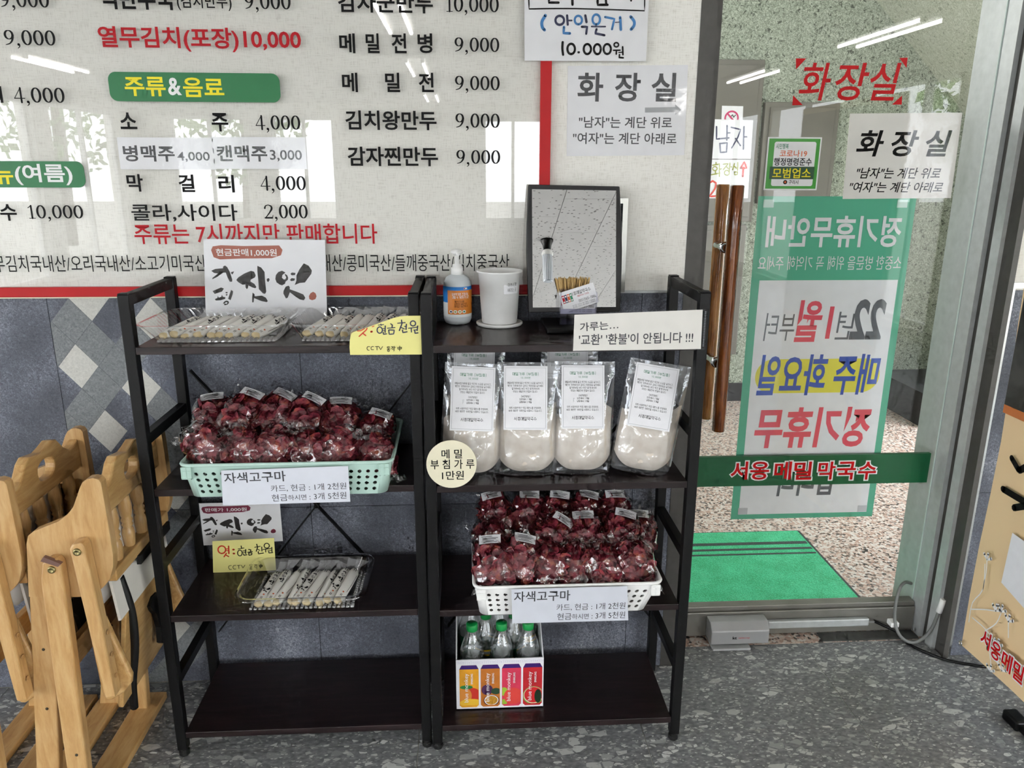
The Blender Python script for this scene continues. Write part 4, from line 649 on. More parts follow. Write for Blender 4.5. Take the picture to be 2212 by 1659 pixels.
# ---------------------------------------------------------------- stairwell beyond the door
IY = 2.75
f2 = struct(bx('floor', .1, 3.05, .30, IY, -.2, 0, GRAN))
sill = struct(bx('trim_5', .6, 1.478, .092, .30, -.19, .0005, GRAN))
struct(bx('wall_stair_back', .1, 3.3, IY, IY + .2, 0, 3.2, STUC))
struct(bx('wall_stair_left', -.1, .1, .26, IY + .2, 0, 3.2, STUC))
struct(MB().box(3.05, 3.3, 2.2, IY, 0, 3.2).box(3.05, 3.3, .26, .42, 0, 3.2).box(3.05, 3.3, .42, 2.2, 2.6, 3.2).ob('wall_stair_right', STUC))
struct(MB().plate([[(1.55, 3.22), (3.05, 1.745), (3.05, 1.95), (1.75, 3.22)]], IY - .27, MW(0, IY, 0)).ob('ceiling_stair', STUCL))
sl = thing('added_fill_light', (.13, 1.2, 1.9), 'added fill light panel, out of view on the left stairwell wall', 'light')  # unseen panel added to brighten the soffit, cabinets and stair floor
bx('housing', .1005, .13, .88, 1.52, 1.88, 2.32, WPLAST, sl); bx('fill_panel', .13, .145, .9, 1.5, 1.9, 2.3, pm('fill_panel_glow', (1, .98, .95, 1), .5, emit=18), sl)
struct(bx('ceiling_landing', -.1, 3.3, .0, IY + .2, 3.2, 3.3, STUC))
struct(bx('baseboard_stair', .1, 3.05, IY - .012, IY, 0, .12, pm('dark_base', '#2a2b2d', .5)))
struct(bx('trim_6', 2.66, 3.05, 2.15, IY - .012, 0, .2, pm('dark_base', '#2a2b2d', .5)))
def cabinet(name, x0, x1, z0, z1, label):
    o = thing(name, ((x0 + x1) / 2, IY - .02, z0), label, 'cabinet', 'steel cabinets on the stairwell wall')
    bx('body', x0, x1, IY - .045, IY - .001, z0, z1, STEELD, o, .004)
    d = bx('door', x0 + .03, x1 - .03, IY - .055, IY - .046, z0 + .03, z1 - .03, STEELD, o, .002)
x0, x1, z0, z1 = IN_BOX1
cabinet('wall_cabinet', x0, x1, z0, z1, 'tall grey steel wall cabinet behind the men sign in the stairwell')
cabinet('wall_cabinet', x0, x1 - .03, .32, z0 - .02, 'lower grey steel cabinet under the taller one in the stairwell')
x0, x1, z0, z1 = IN_BOX2
cabinet('wall_cabinet', x0, x1, z0, z1, 'smaller grey steel cabinet seen through glass behind the green sticker')
def sheet(name, Q, y, mat, label, cat, t=.0008, group=None, film_=None, bev=0):
    """flat upright paper from its outline (x,z); returns (root, front y)"""
    cx = sum(p[0] for p in Q) / len(Q); z0 = min(p[1] for p in Q)
    r = thing(name, (cx, y, z0), label, cat, group)
    MB().plate([Q], t, MW(0, y, 0)).ob('paper', mat, r)
    if film_: MB().plate([film_], .0003, MW(0, y - t - .0012, 0)).ob('laminate', LAM, r)
    return r
PAL = {'k': INK, 'r': ORED, 'n': NAVY, 'b': BLUE, 'o': OLIVE, 'K': INK}
FI = IY - .056
r = sheet('notice', IN_NAMJA_Q, FI - .004, PAPER, 'white sheet with large handwritten men sign on the stairwell cabinet', 'sign'); strokes(r, IN_NAMJA, FI - .0065, PAL)
r = sheet('notice', IN_TOI_Q, FI - .004, PAPER, 'handwritten toilet notice with red up arrow below the men sign', 'sign'); strokes(r, IN_TOI, FI - .0065, PAL)
r = sheet('notice', IN_SMOKE_Q, FI - .001, PAPER, 'small no smoking sign tucked above the handwritten men sign', 'sign')
cx, cz, cw, ch = IN_SMOKE_C
MB().plate([[p for p in circ(cw / 2, 24, cx, cz)], circ(cw / 2 - .01, 24, cx, cz)], .0003, MW(0, FI - .0022, 0)).ob('symbol', pm('magenta_ink', '#c9336a', .5), r)
MB().bar((cx - .03, FI - .0028, cz + .03), (cx + .03, FI - .0028, cz - .03), .0004, .01, (0, 0, 1)).ob('symbol', MATS['magenta_ink'], r)
mb = MB(); stroke_mb(mb, [(cx - .01, cz + .005), (cx + .005, cz + .02), (cx + .012, cz + .005), (cx + .022, cz + .018)], .005, MW(0, FI - .0026, 0)); mb.ob('symbol', INK, r)
# mat
mt = thing('door_mat', (1.13, .58, 0), 'green pile entrance mat with three dark stripes behind the glass door', 'mat')
MB().plate([rrect(.86, .56, .01, 3, .945, .58)], .008, Matrix.Identity(4)).ob('backing', pm('mat_rubber', '#2c3733', .8), mt)
MB().plate([rrect(.83, .53, .008, 3, .945, .58)], .006, Matrix.Translation((0, 0, .008))).ob('pile', MATG, mt)
for yy, hh in ((.742, .022), (.695, .016), (.655, .012)): bx('stripe', .535, 1.355, yy - hh / 2, yy + hh / 2, .0138, .0146, pm('mat_stripe', '#33423d', .9), mt)

# ---------------------------------------------------------------- door
dr = struct(MB().box(.575, .616, -.002, .05, 0, 2.12).box(.616, .643, .05, .20, 0, 2.12).ob('door_1', ALUD))
bx('frame', .643, .655, .135, .185, .0, 2.12, ALU, dr)
jb = MB().box(1.450, 1.478, .104, .275, 0, 2.12).box(1.452, 1.478, .036, .072, 0, 2.12).ob('jamb', ALU, dr)
MB().box(1.464, 1.478, .0, .1035, 0, 2.12).box(1.462, 1.478, -.01, .0, 0, 2.12).ob('jamb_recess', ALUD, dr)  # shade on the turned jamb faces put in as a darker metal colour
MB().box(.6, 1.449, .14, .19, .004, .088).box(.6, 1.449, .148, .182, .088, .104).ob('bottom_rail', pm('dull_aluminium', '#8a8882', .4, .6, .5, .12, 12), dr, bevel=.002)
MB().box(.655, 1.4495, .163, .167, .104, 2.115).ob('pane', GLASS, dr)
bx('glass_edge', 1.4465, 1.4496, .160, .1628, .104, 2.115, pm('glass_edge', '#cfe0da', .1), dr)
for yy, mt_, nm in ((.105, HANDLE, 'handle'), (.225, HANDLE2, 'handle')):
    h = MB().tube([(.735, yy, .717), (.735, yy, .719)] + [(.735, yy, .719 + .697 * k / 6) for k in range(1, 7)] + [(.735, yy, 1.418)], [.016] + [.0185] * 7 + [.016], 16).ob(nm, mt_, dr)
    if yy < .2:
        for zz in (1.248, .916): MB().tube([(.726, .12, zz), (.726, .21, zz)], .0125, 16).tube([(.726, .14, zz), (.726, .146, zz)], .016, 16).ob('standoff', CHROME, h)
for st, cx, cz, cw, ch in VINYL: text(dr, st, MW(cx, .1615, cz), cw, ch, VRED, .012, .14)
mb = MB()
for T3 in VTRI: mb.plate([T3], 0, MW(0, .1615, 0))
mb.ob('corner_marks', VRED, dr)
cx, cz, cw, ch = BAND
bd = bx('push_band', cx - cw / 2, cx + cw / 2, .150, .1628, cz - ch / 2, cz + ch / 2, BANDG, dr)
for st, cx, cz, cw, ch in BANDT:
    text(bd, st, MW(cx, .1494, cz), cw * 1.16, ch * 1.13, WHTI, .07); text(bd, st, MW(cx, .1489, cz), cw, ch, VRED, .025)
p = sheet('paper_sign', DPAPER_Q, .1600, WARMP, 'white toilet direction sheet in a clear sleeve taped on glass door', 'sign', film_=DPAPER_Q)
for st, cx, cz, cw, ch, bo in DPAPER: text(p, st, MW(cx, .1588, cz), cw, ch, INK, bo, .2)
cx, cz, cw, ch = STICK_Q
s = thing('sticker', (cx, .16, cz - ch / 2), 'small square green framed virus rule sticker on the glass door', 'sticker')
MB().plate([R4(cw, ch)], .0006, MW(cx, .1615, cz)).ob('backing', WHTI, s); MB().plate([R4(cw - .008, ch - .008)], 0, MW(cx, .1605, cz)).ob('border', pm('leaf_green', '#3f9a35', .4), s)
a, b2, cw2, ch2 = STICK_IN; MB().plate([rrect(cw2, ch2, .006, 4)], 0, MW(a, .1602, b2)).ob('panel', WHTI, s)
a, b2, cw2, ch2 = STICK_BAND; MB().plate([R4(cw2 + .008, ch2)], 0, MW(a, .1599, b2)).ob('panel', pm('dark_green', '#1c4a2a', .4), s)
for st, a, b2, cw2, ch2, c in STICK: text(s, st, MW(a, .1595, b2), cw2, ch2, {'g': TEAL, 'o': ORNG, 'k': INK, 'y': YELI}[c], .012)
a, b2, cw2, ch2 = STICK_DOT; MB().plate([circ(cw2 / 2, 14)], 0, MW(a, .1595, b2)).ob('emblem', INK, s); MB().plate([circ(cw2 / 4, 10)], 0, MW(a, .1592, b2)).ob('emblem', ORNG, s)
# poster stuck inside the glass: its print shows through, reversed
x0, x1, z0, z1 = POSTER
p = thing('poster', ((x0 + x1) / 2, .172, z0), 'tall teal closing day poster read in reverse through the glass door', 'poster')
def m_backlit(name, c):
    m, nt, b = nodes(name); out = nt.nodes['Material Output']; nt.nodes.remove(b)
    v = coords(nt); n = nd(nt, 'TexNoise', Vector=v, Scale=8.0); cc = ramp(nt, n.outputs[0], [(.2, tuple(x * .97 for x in srgb(c)[:3]) + (1,)), (.8, srgb(c))])
    d = nd(nt, 'BsdfDiffuse', Color=cc); t = nd(nt, 'BsdfTranslucent', Color=cc); mx = nd(nt, 'MixShader', Fac=.15, i1=d.outputs[0], i2=t.outputs[0]); nt.links.new(mx.outputs[0], out.inputs[0]); return m
TEALP = m_backlit('teal_print', '#6cc7a4'); PPANEL = pm('poster_white', '#f3f3f4', .5)
bx('sheet', x0, x1, .1712, .1720, z0, z1, TEALP, p)
a0, a1, b0, b1 = POSTER_IN
bx('panel', a0, a1, .1706, .1711, b0, b1, PPANEL, p)
cx, cz, cw, ch = PILL
MB().plate([rrect(cw, ch, ch / 2 - .001, 8)], 0, MW(cx, .1702, cz)).ob('highlight', pm('yellow_print', '#efe64a', .5), p)
for st, cx, cz, cw, ch, c, bo in PTXT: text(p, st, MW(cx, .1698, cz), cw, ch, {'w': WHTI, 'q': GRYI, 'r': PINKR, 'u': BLUI}[c], bo, -.06 if c != 'w' else 0, True)
for tx, tz in ((x0 + .03, z1 - .02), (x1 - .04, z1 - .02), (a0 + .012, b0 + .012), (a1 - .015, b0 + .012)): MB().plate([R4(.03, .022)], .0002, MW(tx, .1696, tz)).ob('tape', TAPE if tz > 1 else pm('grey_tape', '#c9cbcd', .3), p)
# sensor box, conduit and cables at the sill
kt = thing('sensor_box', (.85, .11, .01), 'grey metal sensor box at the foot of the glass door', 'sensor')
MB().plate([[(.139, .012), (.078, .012), (.078, .058), (.1, .08), (.139, .08)]], .186, Matrix.Translation((.757, 0, 0)) @ Matrix(((0, 0, 1, 0), (1, 0, 0, 0), (0, 1, 0, 0), (0, 0, 0, 1)))).ob('cover', GREYB, kt, bevel=.003)
text(kt, 'kt', MW(.832, .0775, .035), .014, .010, INK, .03); text(kt, 'telecop', MW(.862, .0775, .034), .036, .007, REDI, .0)
bx('base_plate', .76, .88, .062, .139, .0008, .008, ALU, kt)
cd = thing('conduit', (1.12, .13, .033), 'slim aluminium cable cover along the door bottom rail', 'conduit'); bx('cover', .955, 1.29, .122, .1395, .033, .060, ALU, cd, .004)
bx('lead', 1.29, 1.312, .130, .1395, .040, .046, pm('grey_cable', '#8f908e', .5), cd)
tag(bx('floor_plate', 1.126, 1.445, .092, .139, .001, .004, pm('scuffed_plate', '#5f605e', .45, .5, .5, .2, 30)), 'flat scuffed metal plate on the sill beside the door jamb', 'plate')
def smooth(P, n=5):
    P = [Vector(p) for p in P]; Q = []
    for i in range(len(P) - 1):
        p0, p1, p2, p3 = P[max(i - 1, 0)], P[i], P[i + 1], P[min(i + 2, len(P) - 1)]
        for j in range(n):
            t = j / n; Q.append(.5 * ((2 * p1) + (p2 - p0) * t + (2 * p0 - 5 * p1 + 4 * p2 - p3) * t * t + (3 * p1 - p0 - 3 * p2 + p3) * t**3))
    Q.append(P[-1]); return Q
c1 = thing('cable', (1.39, .08, .02), 'grey looped cable clipped to the aluminium door jamb', 'cable')
MB().tube(smooth([(1.4211, .14, .1743), (1.3874, .12, .1902), (1.3595, .10, .1796), (1.3487, .09, .1314), (1.3474, .08, .0795), (1.3553, .06, .042), (1.3829, .05, .0209), (1.414, .045, .0265), (1.4428, .04, .0654), (1.4562, .035, .1339), (1.4589, .03, .1725)]), .0052, 10).ob('cord', pm('cable_grey', '#6e706e', .45), c1)
MB().tube([(1.4562, .035, .134), (1.4585, .032, .158), (1.4605, .03, .182)], .009, 12).ob('connector', WPLAST, c1)
MB().box(1.336, 1.362, .075, .105, .055, .072).ob('clip', WPLAST, c1, bevel=.003)
c2 = thing('cable', (1.40, .05, .0), 'thin black cable lying on the floor beneath the beige banner', 'cable')
MB().tube(smooth([(1.312, .135, .043), (1.345, .125, .03), (1.385, .115, .012), (1.3914, .085, .006), (1.3934, .0566, .006), (1.4212, .0135, .006), (1.468, -.0316, .006), (1.5613, -.0688, .006)]), .0045, 8).ob('cord', BLACKP, c2)

# ================================================================ menu board
mbd = thing('menu_board', (-.7, 0, 1.143), 'wide cream menu board with red border, black dish names and prices', 'menu')
bx('backing', -1.9, .186, -.004, -.0005, 1.168, 2.3, BOARD, mbd)
MB().box(-1.9, .213, -.0175, -.0005, 1.1435, 1.168).ob('border', RED, mbd, bevel=.001); MB().box(.186, .213, -.0175, -.0005, 1.168, 2.3).ob('border', RED, mbd, bevel=.001)
bx('edge_line', -1.9, .2135, -.018, -.0005, 1.1405, 1.1433, PAPERC, mbd)
bx('acrylic', -1.9, .1858, -.0155, -.0145, 1.1682, 2.3, ACRYL, mbd)
PALM = {'k': INK, 'r': REDI}
for st, cx, cz, cw, ch, a, c, bo, fo in MENU:
    if fo == 's': serif(mbd, st, cx, cz, cw, ch, -.0162, PALM[c])
    else: text(mbd, st, MW(cx, -.0162, cz), cw, ch, PALM[c], bo)
for (cx, cz, cw, ch), T in ((BANNER1, BTXT[:3]), (BANNER2, BTXT[3:])):
    g = MB().plate([rrect(cw, ch, .018, 6)], .002, MW(cx, -.0157, cz)).ob('heading', GREEN, mbd)
    for st, a, b2, c, d, k in T: text(g, st, MW(a, -.0182, b2), c, d, {'y': YELI, 'w': WHTI}[k], .02)
for k, ((cx, cz, cw, ch), T) in enumerate(STRIP):
    r = thing('price_strip', (cx, -.019, cz - ch / 2), ['white taped price strip for bottled beer on the menu board', 'white taped price strip for canned beer on the menu board'][k], 'label', 'beer price strips')
    MB().plate([R4(cw, ch)], .0006, MW(cx, -.0185, cz)).ob('paper', PAPER, r); MB().plate([R4(cw + .01, ch + .002)], .0002, MW(cx, -.0205, cz)).ob('laminate', LAM, r)
    for st, a, b2, c, d, bo in T: text(r, st, MW(a, -.0196, b2), c, d, DKGI, bo)
r = sheet('price_sheet', PRICE_Q, -.019, PAPER, 'white sheet with handwritten blue marker and price above the toilet sign', 'sign', film_=PRICE_Q); strokes(r, PRICE, -.0205, PAL)
r = sheet('paper_sign', TOILET_Q, -.0005, PAPER, 'white toilet sign with grey arrow taped on the cream wall', 'sign', film_=TOILET_Q)
for st, cx, cz, cw, ch, bo in TOILET: text(r, st, MW(cx, -.0017, cz), cw, ch, DKGI, bo)
MB().plate([ARROW], 0, MW(0, -.0017, 0)).ob('arrow', pm('arrow_grey', '#a0a2a5', .5), r)

# ================================================================ shelf units
PO = .0246
SZ = (.0733, .4087, .7395, 1.0774); HH = 1.196
def shelf_unit(x0, yf, label):
    W, D = .648, .2911; x1 = x0 + W; yb = yf + D
    o = thing('shelf_rack', ((x0 + x1) / 2, (yf + yb) / 2, 0), label, 'shelf', 'black steel shelf racks')
    for px in (x0, x1 - PO):
        for py in (yf, yb - PO):
            q = bx('post', px, px + PO, py, py + PO, .02, HH - .003, BLACKM, o, .002)
            MB().box(px + .001, px + PO - .001, py + .001, py + PO - .001, HH - .003, HH).ob('cap', BLACKP, q, bevel=.001)
            MB().lathe([(0, 0), (.012, 0), (.0136, .004), (.0136, .012), (.009, .015), (.009, .022), (0, .022)], (px + PO / 2, py + PO / 2, 0), 8, smooth=False).ob('foot', RUBBER, q)
        for z0, z1 in ((HH - .028, HH - .003), (.845, .870), (.528, .553), (.205, .230)):
            bx('side_rail', px + .002, px + PO - .002, yf + PO, yb - PO, z0, z1, BLACKM, o, .0015)
    for z in SZ:
        b = MB().box(x0 + PO + .0005, x1 - PO - .0005, yf + .001, yb - .003, z - .017, z).ob('shelf_board', SHELF, o, bevel=.0012)
        bx('support_bar', x0 + PO, x1 - PO, yb - PO - .003, yb - PO + .012, z - .031, z - .0175, BLACKM, b)
    cx = (x0 + x1) / 2 + .012; cz = .568; L = .44
    for s in (-1, 1):
        MB().bar((cx - s * .30, yb - .008 - s * .002, cz + .385), (cx + s * .30, yb - .008 - s * .002, cz - .385), .003, .016, (0, 1, 0)).ob('brace', BLACKM, o)
    MB().tube([(cx, yb - .018, cz), (cx, yb - .001, cz)], .007, 10).ob('bolt', BLACKP, o)
    return o
shelf_unit(-.7523, -.3106, 'black steel rack with dark boards beside the wooden chairs')
shelf_unit(-.1005, -.3211, 'black steel rack with dark boards beside the glass door')

# ================================================================ lamps
TUBE = pm('tube_glow', (1.0, .965, .94, 1), .5, emit=TUBE_STRENGTH)
def fixture(x, y, label):
    o = thing('ceiling_light', (x, y, CZ - .06), label, 'light', 'twin tube ceiling lights')
    MB().box(x - .11, x + .11, y - .62, y + .62, CZ - .03, CZ - .001).ob('housing', WPLAST, o, bevel=.006)
    for s in (-.075, .075):
        MB().tube([(x + s, y - .58, CZ - .05), (x + s, y + .58, CZ - .05)], .013, 6, False).ob('tube', TUBE, o)
        for e in (-.6, .6): bx('socket', x + s - .015, x + s + .015, y + e - .02, y + e + .02, CZ - .065, CZ - .03, WPLAST, o)
LN = {-.45: 'middle row of lamps', -3.95: 'left row of lamps', 3.05: 'right row of lamps'}
for x, row in LN.items():
    for y, w_ in ((-3.55, 'nearest the menu wall'), (-6.25, 'second from the menu wall'), (-9.5, 'nearest the rear windows')):
        fixture(x, y, 'twin tube ceiling light %s in the %s' % (w_, row))

# ================================================================ papers on the racks
def Mquad(Q, y):
    """unit frame of an upright quad: u along top edge, v down; returns f(u, v, dy)"""
    tl, tr, br, bl = [Vector((p[0], 0, p[1])) for p in Q]
    def f(u, v, dy=0):
        p = tl + (tr - tl) * u + (bl - tl) * v; p.y = y - dy; return p
    return f
def qtext(parent, st, Q, y, u0, u1, v0, v1, mat, bold=0, shear=0):
    tl, tr, br, bl = Q; W = math.dist(tl, tr); H = math.dist(tl, bl)
    f = Mquad(Q, y); c = f((u0 + u1) / 2, (v0 + v1) / 2)
    a = math.atan2(tr[1] - tl[1], tr[0] - tl[0])
    return text(parent, st, MW(c.x, y, c.z, a), (u1 - u0) * W, (v1 - v0) * H, mat, bold, shear)
def brush_sheet(Q, y, txt, label, boxmat, FQ=None, comp=1.0):
    r = sheet('brush_sign', Q, y, PAPER, label, 'sign', group='pine nut candy signs', film_=FQ)
    tl, tr, br, bl = Q; W = math.dist(tl, tr); H = math.dist(tl, bl)
    def conv(P):
        f = Mquad(Q, y); return [(lambda p: (p.x, p.z))(f(u, min(v * comp * W / H, .985))) for u, v in P]
    MB().plate([conv([(.06, .09), (.075, .06), (.14, .05), (.33, .055), (.62, .048), (.648, .085), (.635, .13), (.56, .155), (.30, .16), (.13, .168), (.08, .15)])], 0, MW(0, y - .0011, 0)).ob('brush_patch', boxmat, r)
    for P in BRUSH: MB().plate([conv(P)], 0, MW(0, y - .0011, 0)).ob('lettering', pm('sumi_ink', '#2a2727', .6), r)
    s = conv(SEAL); MB().plate([s], 0, MW(0, y - .0011, 0)).ob('seal', boxmat, r)
    f = Mquad(Q, y)
    v0, v1 = .078 * comp * W / H, .142 * comp * W / H
    qtext(r, txt, Q, y - .0014, .10, .60, v0, v1, WHTI, .012)
    return r
brush_sheet(JAT1, -.050, '현금판매1,000원', 'laminated white sheet with black brush lettering leaning behind the top trays', pm('rust_ink', '#a45a48', .6), JAT1F)
brush_sheet(JAT2, -.040, '판매가 1,000원', 'smaller dim white sheet with brush lettering under the mint basket', pm('wine_ink', '#7d2b44', .6), None, .82)
YEL = sheet('yellow_note', NOTE1, -.3135, YPAPER, 'curled yellow note with blue handwriting taped to the top shelf edge', 'note'); strokes(YEL, NOTE1S, -.3150, PAL)
YEL2 = sheet('yellow_note', NOTE2, -.0995, YPAPER, 'yellow handwritten note standing behind the candy tray on lower shelf', 'note'); strokes(YEL2, NOTE2S, -.1010, PAL)
def price_sign(Q, y, label, FQ):
    r = sheet('price_sign', Q, y, PAPERB, label, 'sign', group='sweet potato price signs', film_=FQ)
    qtext(r, '자색고구마', Q, y - .0011, .02, .505, .07, .37, DKGI, .012)
    qtext(r, '카드, 현금 : 1개 2천원', Q, y - .0011, .385, .985, .47, .67, DKGI, .004)
    qtext(r, '현금', Q, y - .0011, .39, .515, .74, .94, DKGI, .004); qtext(r, '하시면', Q, y - .0011, .52, .665, .77, .93, DKGI, .0); qtext(r, ': 3개 5천원', Q, y - .0011, .69, .985, .74, .94, DKGI, .004)
    return r
def grow(Q, a): 
    cx = sum(p[0] for p in Q) / 4; cz = sum(p[1] for p in Q) / 4
    return [(p[0] + math.copysign(a, p[0] - cx), p[1] + math.copysign(a, p[1] - cz)) for p in Q]
price_sign(PSIGN1, -.379, 'white sweet potato price sign on the mint green basket', None)
price_sign(PSIGN2, -.373, 'laminated white sweet potato price sign on the white basket', grow(PSIGN2, .006))
r = sheet('refund_sign', RSIGN, -.326, WARMP, 'long white no refund notice in plastic sleeve on the right rack', 'sign', film_=RSLEEVE)
for st, cx, cz, cw, ch, a in RTXT: text(r, st, MW(cx, -.3272, cz, math.radians(a)), cw, ch, DKGI, .014)
for k in range(22): bx('perforation', .5335, .5365, -.3281, -.3278, 1.072 + k * .0037, 1.0742 + k * .0037, GRYI, r)
cx, cz, cw, ch = ROUND
r = thing('round_tag', (cx, -.328, cz - ch / 2), 'round cream price tag for buckwheat flour hung on the rack edge', 'tag')
MB().plate([circ(cw / 2, 48, 0, 0, ch / 2)], .002, MW(cx, -.3245, cz)).ob('disc', PAPERC, r, bevel=.0006)
for st, a, b2, c, d in RNDT: text(r, st, MW(a, -.3269, b2), c, d, INK, .014)

# ================================================================ baskets
def basket(name, bx0, bx1, tx0, tx1, by0, by1, ty0, ty1, z0, z1, mat, label):
    o = thing(name, ((bx0 + bx1) / 2, (by0 + by1) / 2, z0), label, 'basket', 'plastic baskets of chips'); rc = .022
    def loop(t):
        x0 = bx0 + (tx0 - bx0) * t; x1 = bx1 + (tx1 - bx1) * t; y0 = by0 + (ty0 - by0) * t; y1 = by1 + (ty1 - by1) * t
        return x0, x1, y0, y1, z0 + (z1 - z0) * t
    def pt(side, s, t):      # s in 0..1 along the straight part of a side
        x0, x1, y0, y1, z = loop(t)
        if side == 0: return Vector((x0 + rc + (x1 - x0 - 2 * rc) * s, y0, z))
        if side == 1: return Vector((x1, y0 + rc + (y1 - y0 - 2 * rc) * s, z))
        if side == 2: return Vector((x1 - rc - (x1 - x0 - 2 * rc) * s, y1, z))
        return Vector((x0, y1 - rc - (y1 - y0 - 2 * rc) * s, z))
    def cor(c, a, t):
        x0, x1, y0, y1, z = loop(t)
        cx_, cy_, a0 = ((x1 - rc, y0 + rc, -90), (x1 - rc, y1 - rc, 0), (x0 + rc, y1 - rc, 90), (x0 + rc, y0 + rc, 180))[c]
        an = math.radians(a0 + 90 * a); return Vector((cx_ + rc * math.cos(an), cy_ + rc * math.sin(an), z))
    H = z1 - z0
    for side in range(4):
        L = (bx1 - bx0 if side % 2 == 0 else by1 - by0) - 2 * rc
        n = int(L / .0178); loops = [[(0, 0), (1, 0), (1, 1), (0, 1)]]
        for i in range(n):
            for j in range(4):
                cs = (i + .5) / n; ct = .17 + .185 * j
                loops.append([(cs + .0046 / L * math.cos(2 * PI * k / 10), ct + .0046 / H * math.sin(2 * PI * k / 10)) for k in range(10)])
        P = [p for l in loops for p in l]
        tri = tessellate_polygon([[Vector((x, y, 0)) for x, y in l] for l in loops])
        m = MB(); m.add([pt(side, s, t) for s, t in P], [tuple(x) for x in tri])
        w_ = m.ob('wall', mat, o); sm = w_.modifiers.new('s', 'SOLIDIFY'); sm.thickness = .0022
        m = MB(True); n5 = 5
        m.add([cor(side, k / n5, t) for t in (0, 1) for k in range(n5 + 1)], [(k, k + 1, n5 + 2 + k, n5 + 1 + k) for k in range(n5)])
        w_ = m.ob('corner', mat, o); sm = w_.modifiers.new('s', 'SOLIDIFY'); sm.thickness = .0022
    ring = lambda t, g=0: [p for side in range(4) for p in ([pt(side, 0, t), pt(side, 1, t)] + [cor(side, k / 5, t) for k in range(1, 5)])]
    MB().tube(ring(1), .0042, 8, closed=True).ob('rim', mat, o)
    MB().add(ring(0), [tuple(range(24))]).ob('bottom', mat, o)
    for xx in (tx0 + .006, tx1 - .028):
        g = MB().box(xx, xx + .022, ty0 - .006, ty0 - .002, z1 - .03, z1 - .002)
        g.box(xx + .001, xx + .021, ty0 - .0075, ty0 - .006, z1 - .012, z1 - .010).box(xx + .010, xx + .012, ty0 - .0075, ty0 - .006, z1 - .029, z1 - .003).box(xx, xx + .002, ty0 - .0075, ty0 - .006, z1 - .03, z1 - .002).box(xx + .02, xx + .022, ty0 - .0075, ty0 - .006, z1 - .03, z1 - .002).box(xx, xx + .022, ty0 - .0075, ty0 - .006, z1 - .03, z1 - .028)
        g.ob('handle_clip', mat, o)
    return o
basket('mint_basket', -.628, -.187, -.641, -.172, -.356, -.075, -.371, -.060, .7400, .822, MINT, 'mint green perforated plastic basket of purple chip bags')
basket('white_basket', .022, .434, .010, .466, -.345, -.075, -.361, -.062, .4092, .493, WPLAST, 'white perforated plastic basket of purple chip bags')

